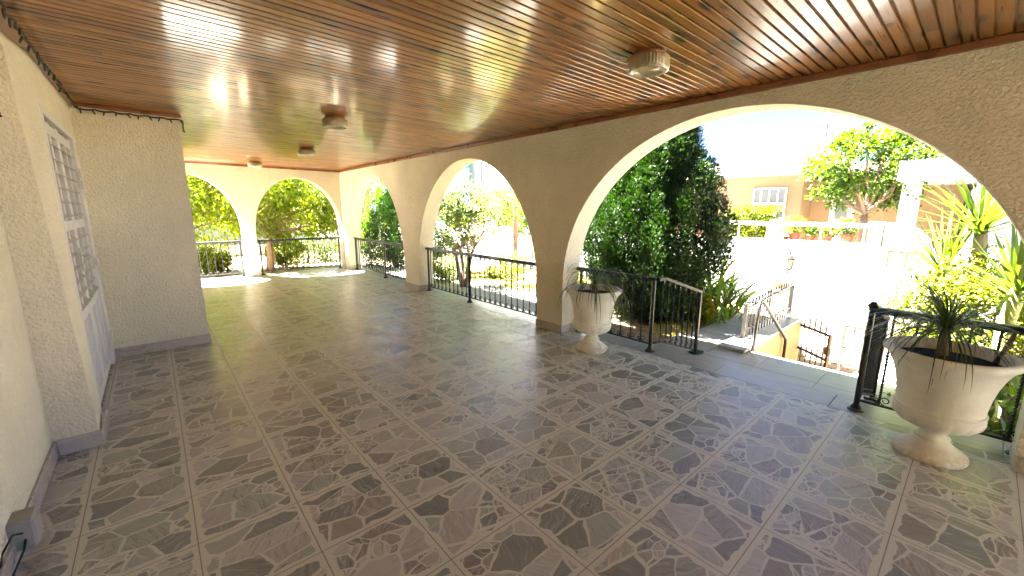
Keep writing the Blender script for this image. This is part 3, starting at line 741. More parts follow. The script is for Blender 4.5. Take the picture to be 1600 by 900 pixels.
V, F = blades(rng, (0, 0, 0.05), 16, (0.5, 0.75), 0.012, (0.5, 0.9), (2.0, 2.6), 0.02, az=(-2.2, 0.9)); npmesh('trailing_leaves', V, F, M['lf_pot'], p1)
MB().tube([(0, 0, -0.02), (0.005, 0, 0.04), (0, 0, 0.12)], [0.035, 0.022, 0.014], 10).build('stem', M['bark'], p1, True)
p2 = thing('ponytail_plant', 'spiky thin leaved plant on a short stem in the large urn', 'plant', (3.45, 0.06, 0.60))
V, F = blades(rng, (0, 0, 0.19), 170, (0.25, 0.58), 0.010, (-0.1, 1.35), (0.9, 2.3), 0.025)
npmesh('leaves', V, F, M['lf_pot'], p2)
V, F = blades(rng, (0, 0, 0.16), 8, (0.55, 0.7), 0.009, (0.4, 0.8), (2.0, 2.7), 0.02, az=(2.4, 0.9)); npmesh('trailing_leaves', V, F, M['lf_pot'], p2)
MB().tube([(0, 0, -0.02), (0.004, 0, 0.03), (-0.003, 0.002, 0.11), (0, 0, 0.2)], [0.036, 0.028, 0.022, 0.018], 10).build('stem', M['bark'], p2, True)
stk = MB().tube([(3.56, -0.155, 0.60), (3.60, -0.19, 0.72), (3.615, -0.20, 0.79)], [0.014, 0.012, 0.010], 8).build('cut_stem', M['bark'], p2, True, True)

# ------------------------------------------------------------------ vegetation
def rand_dirs(n): 
    d = rng.normal(size=(n, 3)); return d / np.linalg.norm(d, axis=1, keepdims=True)
def crown_cloud(c, R, nclump, per, cr, L, W, shell=(0.45, 1.0), droop=0.3, flat=0.75, clip=None):
    C = rand_dirs(nclump) * (rng.uniform(shell[0] ** 3, shell[1] ** 3, nclump) ** (1 / 3))[:, None]
    lump = 1 + 0.16 * np.sin(3.1 * C[:, 0] + 1) * np.cos(2.7 * C[:, 1]) + 0.1 * np.sin(5 * C[:, 2])
    C = C * lump[:, None] * np.array(R) + np.array(c)
    if clip: C = C[clip(C)]
    n = len(C)
    sz = rng.uniform(0.6, 1.25, n) * cr
    P = np.repeat(C, per, 0) + rng.normal(size=(n * per, 3)) * np.repeat(sz, per)[:, None] * np.array([0.6, 0.6, 0.6 * flat])
    out = P - np.array(c); out /= np.linalg.norm(out, axis=1, keepdims=True) + 1e-6
    D = out * 0.5 + rand_dirs(n * per) * 0.8 + np.array([0, 0, -droop])
    N = rand_dirs(n * per) * 0.7 + np.array([0, 0, 0.9])
    k = n * per
    V, F = leafcloud(P, D, N, rng.uniform(0.7, 1.25, k) * L, rng.uniform(0.7, 1.2, k) * W)
    return V, F, C
def limb(m, a, b, r0, r1, sag=0.06, n=6, sides=7):
    a, b = np.array(a, float), np.array(b, float); j = rng.normal(size=3) * sag
    pts = [a + (b - a) * t + j * math.sin(PI * t) + rng.normal(size=3) * sag * 0.18 for t in np.linspace(0, 1, n)]
    m.tube(pts, list(np.linspace(r0, r1, n)), sides); return pts
def tree(name, label, base, trunks, fork_h, c, R, leafmat, bark, nclump=140, per=70, cr=0.28, L=0.09, W=0.05, r0=0.1, group=None, nl=22, droop=0.3, shell=(0.45, 1.0), flat=0.75, cat='tree'):
    t = thing(name, label, cat, base, 0, group)
    V, F, C = crown_cloud(c, R, nclump, per, cr, L, W, shell, droop, flat)
    npmesh('crown', V, F, leafmat, t, True)
    tk = MB(); tops = []
    for k in range(trunks):
        a = 2 * PI * k / max(1, trunks) + rng.uniform(-.4, .4); sp = 0 if trunks == 1 else 0.10
        p0 = (base[0] + sp * 0.5 * math.cos(a), base[1] + sp * 0.5 * math.sin(a), base[2] - 0.05)
        p1_ = (base[0] + (0.05 if trunks == 1 else fork_h * 0.28) * math.cos(a), base[1] + (0.05 if trunks == 1 else fork_h * 0.28) * math.sin(a), base[2] + fork_h)
        limb(tk, p0, p1_, r0 * (1.25), r0 * 0.75, 0.04, 7, 10); tops.append(p1_)
    tk.build('trunk', bark, t, True, True)
    lm = MB(); idx = rng.choice(len(C), min(nl, len(C)), replace=False)
    for i, q in enumerate(idx):
        tp = tops[i % len(tops)]; mid = (np.array(tp) * 0.5 + C[q] * 0.5) + np.array([0, 0, -0.08])
        r = r0 * rng.uniform(0.32, 0.5)
        limb(lm, tp, mid, r, r * 0.7, 0.05); limb(lm, mid, C[q], r * 0.7, r * 0.22, 0.05)
        for _ in range(2):
            e2 = C[q] + rng.normal(size=3) * cr * 0.9; limb(lm, mid * 0.4 + C[q] * 0.6, e2, r * 0.35, r * 0.12, 0.04, 4, 5)
    lm.build('limbs', bark, t, True, True)
    return t
def conifer(label, base, H, R, mat, bark, nplume=95, per=120, group=None, prof=None, tone=1.0, sc_=1.0):
    t = thing('cypress_tree' if tone == 1.0 else 'conifer', label, 'tree', base, 0, group)
    prof = prof or (lambda u: (min(1, u / 0.13 + 0.42)) * (1 - max(0, u - 0.25) ** 1.35 * 1.15))
    P, D, N = [], [], []
    for i in range(nplume):
        u = (i + 0.5) / nplume; u = u ** 1.12 * 0.97; a = i * 2.39996 + rng.uniform(-.3, .3)
        rr = R * max(0.03, prof(u)) * (rng.uniform(0.70, 0.92) if i % 3 else rng.uniform(0.1, 0.6))
        ph = rng.uniform(0.5, 0.85) * sc_ * (1 - 0.35 * u); pr = rng.uniform(0.15, 0.25) * sc_ * (1 - 0.3 * u)
        c = np.array([rr * math.cos(a), rr * math.sin(a), u * H])
        ax = np.array([math.cos(a) * 0.14, math.sin(a) * 0.14, 1.0]); ax /= np.linalg.norm(ax)
        tt = rng.uniform(0, 1, per); ang = rng.uniform(0, 2 * PI, per)
        rad = pr * np.sqrt(np.clip(np.sin(PI * np.clip(tt * 0.9 + 0.08, 0, 1)), 0, 1)) * rng.uniform(0.3, 1.06, per)
        e1 = np.cross(ax, [1, 0, 0]); e1 /= np.linalg.norm(e1); e2 = np.cross(ax, e1)
        o = e1 * np.cos(ang)[:, None] + e2 * np.sin(ang)[:, None]
        p = c + ax * ((tt - 0.35) * ph)[:, None] + o * rad[:, None]
        d = ax * 1.0 + o * 0.55 + rng.normal(size=(per, 3)) * 0.22
        for k in range(5):   # a flat feathery spray of slivers
            dd = d + np.cross(ax, o) * (k - 2) * 0.26 + rng.normal(size=(per, 3)) * 0.12
            P.append(p); D.append(dd); N.append(o + rng.normal(size=(per, 3)) * 0.4)
    P, D, N = (np.concatenate(q) for q in (P, D, N)); k = len(P)
    keep = P[:, 2] > 0.02; P, D, N = P[keep], D[keep], N[keep]; k = len(P)
    V, F = leafcloud(P, D, N, rng.uniform(0.03, 0.06, k) * sc_, rng.uniform(0.008, 0.014, k) * sc_, 0.1)
    npmesh('crown', V, F, mat, t)
    m = MB(); m.tube([(0, 0, -0.05), (0.02, 0, H * 0.25), (0, 0.01, H * 0.6)], [0.08, 0.05, 0.008], 9); m.build('trunk', bark, t, True)
    return t
conifer('broad dark green cypress filling the left of the big arch', (5.74, 3.36, ZG), 3.55, 1.22, M['lf_cyp'], M['bark'], 360, 300, prof=lambda u: (0.42 + 0.58 * min(1, u / 0.30)) * (1 - 0.97 * (max(0, u - 0.26) / 0.74) ** 1.28))
conifer('bright green conifer bush seen through the corner arch', (5.75, 13.2, ZG), 2.3, 0.95, M['lf_thuja'], M['bark'], 75, 120, tone=0.5, prof=lambda u: min(1, u / 0.1 + 0.6) * (1 - u ** 2.2))
conifer('dark conifer bush behind the railing of the corner arch', (5.2, 11.15, ZG), 2.0, 0.95, M['lf_cyp'], M['bark'], 120, 160, tone=0.5, prof=lambda u: min(1, u / 0.1 + 0.6) * (1 - u ** 2.4))
tree('crape_myrtle', 'multi-stemmed small tree with twisting grey trunks in the middle arch', (4.95, 7.25, ZG), 4, 0.85, (5.0, 7.0, 1.42), (1.0, 1.25, 0.56), M['lf_myr'], M['bark'], 105, 62, 0.18, 0.065, 0.034, 0.045, nl=36)
tree('broadleaf_tree', 'leafy yellow-green tree with orange trunk in the far end arch', (2.16, 12.15, ZG), 1, 1.2, (2.75, 12.6, 2.02), (2.0, 1.5, 1.2), M['lf_fig'], M['bark_o'], 260, 85, 0.30, 0.12, 0.058, 0.085, nl=20, droop=0.6)
tree('broadleaf_tree', 'pale yellow-green tree in the end arch beside the house wing', (0.2, 14.0, ZG), 1, 1.1, (0.5, 13.6, 1.9), (1.9, 1.3, 1.35), M['lf_fig'], M['bark_o'], 180, 80, 0.30, 0.12, 0.058, 0.07, droop=0.5)
tree('olive_tree', 'darker small-leaved tree showing at the left side of the corner arch', (6.0, 15.9, ZG), 1, 1.4, (6.0, 16.0, 2.5), (0.9, 1.0, 1.1), M['lf_myr'], M['bark'], 110, 70, 0.3, 0.08, 0.03, 0.09)
tree('mulberry_tree', 'round bright green tree with forked trunk before the peach house', (18.9, 2.85, -0.6), 1, 1.95, (19.0, 2.95, 3.0), (1.7, 1.85, 1.35), M['lf_mul'], M['bark_o'], 120, 80, 0.34, 0.15, 0.10, 0.13, nl=20)
tree('broadleaf_tree', 'dark dense small tree close behind the left side of the middle arch', (5.6, 9.55, ZG), 1, 0.5, (5.55, 9.35, 0.95), (0.75, 0.8, 1.05), M['lf_dark'], M['bark'], 110, 70, 0.2, 0.08, 0.035, 0.05)
tree('broadleaf_tree', 'yellow-green tree behind the utility pole across the street', (19.0, 22.0, -0.9), 1, 1.5, (19.0, 21.5, 1.6), (2.3, 3.0, 1.5), M['lf_fig'], M['bark'], 150, 60, 0.5, 0.17, 0.1, 0.14)
tree('broadleaf_tree', 'small bushy green tree right of the utility pole', (17.2, 17.8, -0.9), 1, 0.5, (17.2, 17.9, 0.9), (1.2, 1.6, 1.5), M['lf_mul'], M['bark'], 90, 60, 0.4, 0.15, 0.09, 0.1)
for i, (x, y, lab) in enumerate(((-3.0, 22, 'distant tree on the left seen beneath the end arch crowns'), (3.5, 24.5, 'distant tree beyond the side street seen through the far arches'), (9.5, 24, 'distant tree seen through the top of the corner arch'))):
    tree('broadleaf_tree', lab, (x, y, -1), 1, 1.6, (x, y, 2.6 - 0.4 * i), (2.6, 2.2, 2.0), M['lf_dark'] if i != 1 else M['lf_fig'], M['bark'], 110, 60, 0.55, 0.2, 0.1, 0.16)

def bush(name, label, c, R, mat, ncl, per, cr, L, W, cat='bush', extra=None, droop=0.1):
    t = thing(name, label, cat, (c[0], c[1], c[2] - R[2]))
    V, F, C = crown_cloud(c, R, ncl, per, cr, L, W, (0.3, 1.0), droop)
    npmesh('foliage', V, F, mat, t, True)
    m = MB()
    for q in C[:: max(1, len(C) // 16)]: limb(m, (c[0] + rng.uniform(-.012, .012), c[1] + rng.uniform(-.012, .012), c[2] - R[2] - 0.03), q, 0.014, 0.004, 0.04, 5, 5)
    m.build('stems', M['bark'], t, True, True)
    if extra: extra(t, C)
    return t
def box_hedge(name, label, a, b, mat, dens, L, W, cat='hedge'):
    t = thing(name, label, cat, ((a[0] + b[0]) / 2, (a[1] + b[1]) / 2, a[2]))
    a, b = np.array(a), np.array(b); vol = np.prod(b - a); n = int(dens * vol)
    P = rng.uniform(0, 1, (n, 3)); 
    P = a + P * (b - a); P += 0.06 * np.sin(P[:, [1, 2, 0]] * 7)
    D = rand_dirs(n) + np.array([0, 0, 0.3]); N = rand_dirs(n) + np.array([0, 0, 0.5])
    V, F = leafcloud(P, D, N, rng.uniform(0.7, 1.3, n) * L, rng.uniform(0.7, 1.3, n) * W)
    npmesh('foliage', V, F, mat, t, True)
    m = MB()
    for k in range(6):
        x = a[0] + (b[0] - a[0]) * rng.uniform(.3, .7); y = a[1] + (b[1] - a[1]) * (k + .5) / 6
        limb(m, (x, y, a[2] - 0.05), (x, y, a[2] + (b[2] - a[2]) * .8), 0.03, 0.01)
    m.build('stems', M['bark'], t, True, True)
    return t
bush('garden_bush', 'low yellow-green bush in the bed beyond the half hidden end arch', (1.0, 12.7, 0.12), (0.42, 0.40, 0.34), M['lf_hedge'], 60, 50, 0.12, 0.08, 0.045)
box_hedge('hedge', 'low dark hedge along the garden beyond the end wall', (-6, 15.0, ZG), (1.6, 15.6, 0.55), M['lf_dark'], 2600, 0.07, 0.04)
box_hedge('hedge', 'clipped green hedge behind the end arch railing near the corner', (2.9, 13.6, ZG), (4.9, 14.4, 0.55), M['lf_dark'], 3200, 0.07, 0.04)
bush('garden_bush', 'yellowish bush between the orange trunk and the clipped hedge', (2.75, 13.1, 0.22), (0.5, 0.45, 0.46), M['lf_fig'], 60, 50, 0.14, 0.08, 0.045)
bush('garden_bush', 'silvery green bush left of the twisting grey trunks', (5.1, 8.05, 0.1), (0.45, 0.42, 0.32), M['lf_myr'], 60, 55, 0.12, 0.055, 0.022)
for i, (x, y, rr_, hh, mm, lab) in enumerate(((6.4, 7.6, .5, .20, 'lf_hedge', 'low yellow flower clump in the bed nearest the twisting trunks'), (7.3, 6.6, .55, .22, 'lf_shrub', 'wide low clump in front of the spiked fence, middle of the bed'), (7.5, 8.6, .5, .3, 'lf_myr', 'dull green clump at the foot of the spiked fence'), (6.5, 5.6, .4, .16, 'lf_shrub', 'small low clump beside the cypress in the yellow bed'))):
    bush('ground_plant', lab, (x, y, ZG + hh * 0.8), (rr_, rr_, hh), M[mm], 45, 45, 0.10, 0.06, 0.03, 'plant')
# strap-leaved plant between cypress and stair wall
sp = thing('strap_leaf_plant', 'clump of long arching green leaves between cypress and stair fence', 'plant', (6.45, 2.50, ZG))
V, F = blades(rng, (0, 0, 0.02), 150, (0.40, 0.85), 0.06, (0.7, 1.45), (0.7, 2.0), 0.22, heads=[(rng.uniform(-.4, .4), rng.uniform(-.3, .4), rng.uniform(0, .45)) for _ in range(16)])
npmesh('leaves', V, F, M['lf_broad'], sp)
mm_ = MB()
for _ in range(8): limb(mm_, (rng.uniform(-.3, .3), rng.uniform(-.2, .3), 0), (rng.uniform(-.4, .4), rng.uniform(-.3, .4), .45), 0.02, 0.012)
mm_.build('stems', M['bark'], sp, True)
bush('garden_bush', 'leafy bush with small bright leaves under the cypress by the stair wall', (6.0, 2.75, 0.05), (0.42, 0.26, 0.25), M['lf_fig'], 50, 45, 0.12, 0.07, 0.035)
# right of the steps: yuccas, a flowering shrub and weeds
def yucca(label, base, head, n, L, W, cane=0.05, elev=(-0.5, 1.5), mat='lf_yuc', trunkmat='bark', droop=(0.05, 0.55)):
    t = thing('yucca', label, 'yucca', base)
    V, F = blades(rng, head, n, L, W, elev, droop, 0.05, seg=6, curl=0.1); npmesh('leaves', V, F, M[mat], t, True)
    m = MB(); limb(m, (base[0], base[1], base[2] - 0.05), (head[0], head[1], head[2] + 0.04), cane * 1.2, cane, 0.03, 6, 12); m.build('trunk', M[trunkmat], t, True, True)
    return t
yucca('yucca rosette of stiff leaves spreading towards the street, above the flowering shrub', (6.35, 0.16, ZG), (6.3, 0.235, 0.83), 85, (0.55, 0.98), 0.030)
yucca('tallest yucca with upright sword leaves touching the arch edge', (6.15, -0.02, ZG), (6.0, 0.03, 1.28), 80, (0.5, 0.9), 0.034, elev=(-0.1, 1.5))
yucca('yucca with a thick pale green cane close behind the large urn', (4.95, -0.24, ZG), (4.95, -0.24, 0.83), 56, (0.40, 0.76), 0.042, 0.045, elev=(0.1, 1.5), trunkmat='cane')
def flowers(t, C):
    k = 26; V0 = []; 
    Q = C[rng.choice(len(C), k)] ; P = np.repeat(Q + rand_dirs(k) * 0.16, 26, 0) + rng.normal(size=(k * 26, 3)) * 0.035
    D = rand_dirs(k * 26); V, F = leafcloud(P, D, rand_dirs(k * 26), 0.022, 0.020); npmesh('flowers', V, F, M['flower'], t, True)['kind'] = 'stuff'
bush('flowering_shrub', 'big yellow-green shrub with pale purple flowers behind the railing', (5.85, -0.20, 0.40), (0.62, 0.70, 0.62), M['lf_shrub'], 210, 75, 0.17, 0.062, 0.026, 'shrub', flowers)
bush('flowering_shrub', 'bright shrub spilling out beside the tallest yucca at the arch edge', (6.6, -1.35, 0.75), (0.9, 0.8, 0.98), M['lf_shrub'], 170, 70, 0.18, 0.065, 0.028, 'shrub')
bush('weed', 'broad leaved weed behind the railing between urn and end post', (4.35, -0.32, 0.06), (0.28, 0.28, 0.28), M['lf_broad'], 26, 14, 0.16, 0.11, 0.075, 'plant')
bush('weed', 'small leafy weed between the capped post and the large urn', (4.8, 0.12, -0.02), (0.20, 0.16, 0.2), M['lf_broad'], 20, 16, 0.12, 0.07, 0.045, 'plant')
# dry grass tufts over the lawn patches
n = 5200
P = np.concatenate([np.column_stack([rng.uniform(5.0, 7.6, n // 4), rng.uniform(2.46, 3.0, n // 4), np.full(n // 4, ZG)]), np.column_stack([rng.uniform(5.6, 8.0, n), rng.uniform(4.5, 9.5, n), np.full(n, ZG)])])
k = len(P); V, F = leafcloud(P, rand_dirs(k) * 0.6 + np.array([0, 0, 1]), rand_dirs(k), rng.uniform(0.03, 0.09, k), 0.008)
tag(npmesh('grass', V, F, M['grass']), 'dry yellow grass in the garden bed', 'grass', None, 'stuff')

# ------------------------------------------------------------------ stair wall, fences, gates, lantern
sw = thing('stair_wall', 'low peach wall with a pale stone coping beside the front steps', 'wall', (6.2, 1.74, ZS))
MB().box(4.93, 1.605, -1.05, 7.23, 1.865, -0.135).build('wall', M['stucco_out'], sw, world=True)
for x0, x1 in ((4.88, 5.34), (5.344, 5.9), (5.904, 6.5), (6.504, 6.88), (6.884, 7.24)):
    MB().box(x0, 1.585, -0.134, x1, 1.885, -0.095, 0.006).build('coping', M['marble_pale'], sw, world=True)
sw2 = thing('stair_wall', 'low peach wall closing the far side of the steps by the yuccas', 'wall', (6.2, 0.37, ZS))
MB().box(5.09, 0.29, -1.05, 7.58, 0.455, -0.135).build('wall', M['stucco_out'], sw2, world=True)
MB().box(5.085, 0.275, -0.134, 7.585, 0.475, -0.10, 0.006).build('coping', M['marble_pale'], sw2, world=True)
def spike_fence(name, label, a, b, z0, zr, zt, step, mat, rails=(0.12,), posts=(), r=0.006, rise=0.0, cat='fence'):
    a, b = Vector((*a, 0)), Vector((*b, 0)); L = (b - a).length; ang = math.atan2((b - a).y, (b - a).x)
    t = thing(name, label, cat, (a.x, a.y, z0), ang)
    n = int(L / step); me = None
    m = MB(); m.bar((0, 0, zr - z0), (L, 0, zr - z0 + rise), 0.024, 0.022); m.build('top_rail', mat, t)
    for q in rails: 
        m = MB(); m.bar((0, 0, q), (L, 0, q), 0.02, 0.018); m.build('bottom_rail', mat, t)
    for k in range(n + 1):
        if k > 99: break
        x = L * k / n
        if me is None:
            h = zt - z0; m = MB(); m.tube([(0, 0, 0.0), (0, 0, h * 0.92), (0, 0, h * 0.94), (0, 0, h)], [r, r, r * 1.6, 0.001], 6); o = m.build('bar', mat, t); me = o.data
        else: o = link(bpy.data.objects.new('bar', me)); o.parent = t
        o.location = (x, 0, 0); o.scale = (1, 1, 1 + rise * (x / L) / (zt - z0))
    for x in posts:
        m = MB(); m.box(x - 0.02, -0.02, 0, x + 0.02, 0.02, zt - z0 - 0.02, 0.003); m.build('post', mat, t)
    return t
spike_fence('iron_fence', 'dark spiked iron fence standing on the stair wall coping', (5.36, 1.78), (7.20, 1.78), -0.095, 0.27, 0.37, 0.105, M['iron'], (0.10, ), (0.0, 1.84), 0.008, 0.10)
gw = thing('garden_wall', 'low white wall under the spiked fence along the pavement', 'wall', (8.2, 9, ZS))
MB().box(8.06, 2.2, -1.05, 8.34, 17.55, -0.32).build('wall', M['white_wall'], gw, world=True)
MB().box(8.04, 2.2, -0.319, 8.36, 17.55, -0.28, 0.006).build('coping', M['marble_pale'], gw, world=True)
spike_fence('iron_fence', 'grey spiked garden fence seen through the middle arch railing', (8.2, 13.5), (8.2, 6.0), -0.28, 0.05, 0.30, 0.12, M['iron_rust'], (0.08, 0.36), (0.0, 2.5, 5.0, 7.5))
spike_fence('iron_fence', 'thin spiked fence behind the arching plant near the lantern', (8.2, 5.9), (8.2, 2.35), -0.28, 0.06, 0.28, 0.16, M['iron_rust'], (0.08,), (0.0, 3.55))
gw2 = thing('garden_wall', 'low white wall along the pavement on the yucca side', 'wall', (8.2, -5, ZS))
MB().box(8.06, -14, -1.05, 8.34, 0.3, -0.30).build('wall', M['white_wall'], gw2, world=True)
gp = thing('gate_pier', 'white square gate pillar with flat cap carrying the lantern', 'pillar', (7.85, 1.97, ZS))
MB().box(7.66, 1.885, -1.05, 7.98, 2.17, 0.30).build('shaft', M['white_wall'], gp, world=True)
MB().box(7.63, 1.86, 0.301, 8.01, 2.20, 0.345, 0.008).build('cap', M['white_wall'], gp, world=True)
ln = thing('lantern', 'small black garden lantern with pointed roof on the gate pillar', 'lantern', (7.82, 2.03, 0.346))
m = MB(); m.lathe([(0.07, 0), (0.07, 0.012), (0.03, 0.03), (0.014, 0.05), (0.012, 0.10), (0.022, 0.12), (0.012, 0.14), (0.04, 0.165)], 16); m.build('stem', M['iron_rust'], ln, True)
m = MB()
for k in range(6):
    a = 2 * PI * k / 6; m.tube([(0.045 * math.cos(a), 0.045 * math.sin(a), 0.165), (0.085 * math.cos(a), 0.085 * math.sin(a), 0.34)], 0.006, 5)
m.lathe([(0.05, 0.16), (0.05, 0.17)], 6); m.build('cage', M['iron'], ln)
MB().lathe([(0.040, 0.17), (0.079, 0.335)], 6).build('glass', M['lglass'], ln)
MB().lathe([(0.10, 0.335), (0.098, 0.35), (0.05, 0.40), (0.018, 0.42), (0.012, 0.445), (0.018, 0.455), (0.002, 0.49)], 6).build('roof', M['iron'], ln)
hr = thing('handrail', 'plain dark tube handrail sloping down beside the front steps', 'handrail', (5.07, 1.56, -0.14))
m = MB(); m.tube([(0, 0, 0), (0.02, 0, 0.50), (0.06, 0, 0.58), (0.14, 0, 0.58), (0.24, 0, 0.52), (1.22, 0, -0.10), (1.25, 0, -0.16), (1.22, 0, -0.86)], 0.021, 10); m.build('tube', M['iron'], hr, True)
def gate(label, hinge, ang, Wd, zt, arc, mat, nb):
    t = thing('gate', label, 'gate', (hinge[0], hinge[1], ZS + 0.05), ang)
    h = zt - ZS - 0.05
    m = MB(); m.box(-0.02, -0.02, 0, 0.02, 0.02, h + 0.02, 0.002); m.box(Wd - 0.02, -0.02, 0, Wd + 0.02, 0.02, h + 0.02, 0.002)
    for z in (0.08, h * 0.52, h): m.bar((0.021, 0, z), (Wd - 0.021, 0, z), 0.026, 0.032)
    m.build('gate_frame', mat, t)
    for k in range(1, nb):
        x = Wd * k / nb; hh = h + 0.06 + arc * math.sin(PI * k / nb)
        m = MB(); m.tube([(x, 0.013, 0.02), (x, 0.013, hh - 0.04), (x, 0.013, hh)], [0.011, 0.011, 0.001], 6); m.build('bar', mat, t)
    m = MB(); m.box(Wd - 0.05, -0.022, h * 0.62, Wd + 0.02, 0.022, h * 0.78, 0.004); m.build('latch', mat, t)
    return t
gate('dark iron gate leaf standing open below the stair wall', (7.20, 1.64), math.atan2(-0.42, -0.36), 0.62, -0.22, 0.13, M['iron'], 6)
gate('pale iron gate leaf at the street end of the steps, nearer the capped post', (7.72, 1.17), -PI / 2, 0.70, -0.24, 0.06, M['iron_rust'], 6)
pst = tag(MB().box(7.245, 1.625, -1.05, 7.325, 1.705, -0.15, 0.006).build('gate_post', M['iron']), 'dark square iron post at the end of the stair wall', 'post')

# ------------------------------------------------------------------ across the street
fw = thing('front_wall', 'tall white street wall topped by pillars, across the street', 'wall', (17.1, 5, ZS))
MB().box(16.98, 2.0, -1.05, 17.22, 34, 0.40).build('wall', M['white_wall'], fw, world=True)
for y0, y1 in ((4.88, 5.14), (2.05, 2.38)):
    m = MB(); m.box(16.95, y0, -1.0, 17.25, y1, 1.11, 0.01); m.box(16.93, y0 - 0.02, 1.111, 17.27, y1 + 0.02, 1.15, 0.008); m.build('pillar', M['white_wall'], fw, world=True)
def white_rail(label, y0, y1, mid):
    t = thing('railing', label, 'railing', (17.1, y0, 0.40))
    L = y1 - y0
    m = MB(); m.bar((0, 0.01, 0.66), (0, L - 0.01, 0.66), 0.05, 0.05); m.build('top_rail', M['white_metal'], t)
    for z in (0.05, 0.57): MB().bar((0, 0.01, z), (0, L - 0.01, z), 0.03, 0.03).build('rail', M['white_metal'], t)
    for y in mid: MB().box(-0.02, y - 0.02, 0, 0.02, y + 0.02, 0.64, 0.003).build('post', M['white_metal'], t)
white_rail('white metal railing with flower pots behind it, between the street wall pillars', 2.38, 4.88, (0.12, 1.25, 2.38))
white_rail('white metal railing in front of the yellow-green hedge across the street', 5.14, 7.4, (0.12, 1.1, 2.1))
box_hedge('hedge', 'bright yellow-green hedge behind the white railing across the street', (17.35, 5.2, 0.3), (18.3, 6.9, 1.62), M['lf_hedge'], 2600, 0.11, 0.06)
struct(MB().box(17.22, -6, -1.05, 21.5, 34, -0.62), 'yard', M['concrete'])
MB_sh = MB().box(17.223, 2.4, -0.6, 17.65, 4.86, 0.40); tag(MB_sh.build('planter_ledge', M['white_wall']), 'white ledge behind the street railing holding the flower pots', 'ledge')
pot0 = None
pots = [(4.47, 1.25, 'terracotta pot nearest the hedge on the ledge, tall arching plant', 0.32, 'lf_fig'), (4.00, 1.05, 'narrow terracotta pot with dense dark plant, second from hedge', 0.24, 'lf_mul'),
        (3.49, 0.95, 'small terracotta pot with thin reddish plant, third from hedge', 0.2, 'lf_shrub'), (2.97, 1.3, 'wide terracotta pot with bushy plant, nearest the round tree', 0.30, 'lf_mul'), (4.72, 0.6, 'small brown pot in the ledge corner by the white pillar', 0.18, 'lf_fig')]
for i, (y, s_c, lab, h, lm_) in enumerate(pots):
    if pot0 is None:
        pot0 = thing('flower_pot', lab, 'pot', (17.42, y, 0.401), 0, 'terracotta pots on the ledge')
        m = MB(); m.lathe([(0.09, 0), (0.135, 0.20), (0.155, 0.202), (0.16, 0.25), (0.14, 0.252), (0.132, 0.21)], 24); m.build('body', M['terracotta'], pot0, True, angle=0.7)
        MB().lathe([(0.134, 0.215), (0.01, 0.22)], 20).build('soil', M['soil'], pot0)
        pt_ = pot0
    else: pt_ = dup(pot0, (17.42, y, 0.401), 0, lab)
    pt_.scale = (s_c, s_c, s_c)
    z0 = 0.401 + 0.22 * s_c
    if i != 4:
        pl = bush('potted_plant', lab.replace('terracotta pot', 'plant in the terracotta pot').split(',')[0] + ', ' + ['arching yellow leaves', 'dense dark leaves', 'thin reddish leaves', 'bushy green leaves'][i], (17.42, y, z0 + h * 0.9), (0.2 if i != 3 else 0.3, 0.24, h), M[lm_], 26, 26, 0.10, 0.10, 0.045, 'plant')
# peach house
hs = thing('house', 'peach single storey house with white parapet across the street', 'house', (22, 8, ZS))
m = MB(); m.box(20.0, 5.05, -1.05, 28, 16, 2.92); m.build('wall', M['peach_wall'], hs, world=True)
m = MB(); m.box(21.4, 0.6, -1.05, 27.9, 5.049, 2.915); m.build('recessed_wall', M['peach_wall'], hs, world=True)
m = MB(); m.box(19.35, 5.0, 2.921, 28.2, 16.3, 3.47, 0.01); m.build('parapet', M['white_wall'], hs, world=True)
m = MB(); m.box(20.6, 0.4, 2.922, 28.1, 4.995, 3.30, 0.01); m.build('porch_roof', M['white_wall'], hs, world=True)
wn = bpy.data.objects.new('window', None); link(wn); attach(wn, hs, False)
def wpart(m, name, mat, dz=0):
    o = m.build(name, mat); o.parent = wn; o.location = (-22, -8, -ZS); return o
m = MB(); ya, yb, za, zb = 5.58, 6.86, 1.15, 2.44
for q in (ya, yb - 0.06): m.box(19.93, q, za, 19.999, q + 0.06, zb)
m.box(19.93, ya + 0.06, za, 19.999, yb - 0.06, za + 0.06); m.box(19.93, ya + 0.06, zb - 0.06, 19.999, yb - 0.06, zb); m.box(19.932, ya + 0.06, 1.76, 19.998, yb - 0.06, 1.82)
for k in range(1, 4): q = ya + (yb - ya) * k / 4; m.box(19.934, q - 0.03, za + 0.06, 19.997, q + 0.03, 1.76); m.box(19.934, q - 0.03, 1.82, 19.997, q + 0.03, zb - 0.06)
wpart(m, 'window_frame', M['white_metal'])
wpart(MB().box(19.965, ya + 0.05, za + 0.05, 19.996, yb - 0.05, zb - 0.05), 'shutter', M['glass'])
m = MB(); m.box(21.34, 3.55, -0.6, 21.398, 4.35, 2.1, 0.01); dd = m.build('door', M['white_metal'], hs, world=True)
o = MB().box(21.32, 3.75, 1.15, 21.339, 4.15, 1.9, 0.005).build('pane', M['glass']); o.parent = dd
m = MB(); m.box(20.6, 4.75, 2.923, 21.4, 4.99, 3.95, 0.01); m.build('chimney', M['white_wall'], hs, world=True)
tk = thing('water_tank', 'white round water tank on a dark metal frame on the peach house roof', 'tank', (21.4, 6.15, 3.47))
MB().lathe([(0.02, 0.36), (0.34, 0.38), (0.38, 0.44), (0.38, 0.80), (0.33, 0.88), (0.12, 0.94), (0.12, 0.97), (0.02, 0.98)], 28).build('tank', M['white_wall'], tk, True, angle=0.7)
m = MB()
for a, b in ((-.3, -.3), (.3, -.3), (.3, .3), (-.3, .3)): m.tube([(a, b, 0), (a, b, 0.38)], 0.02, 6)
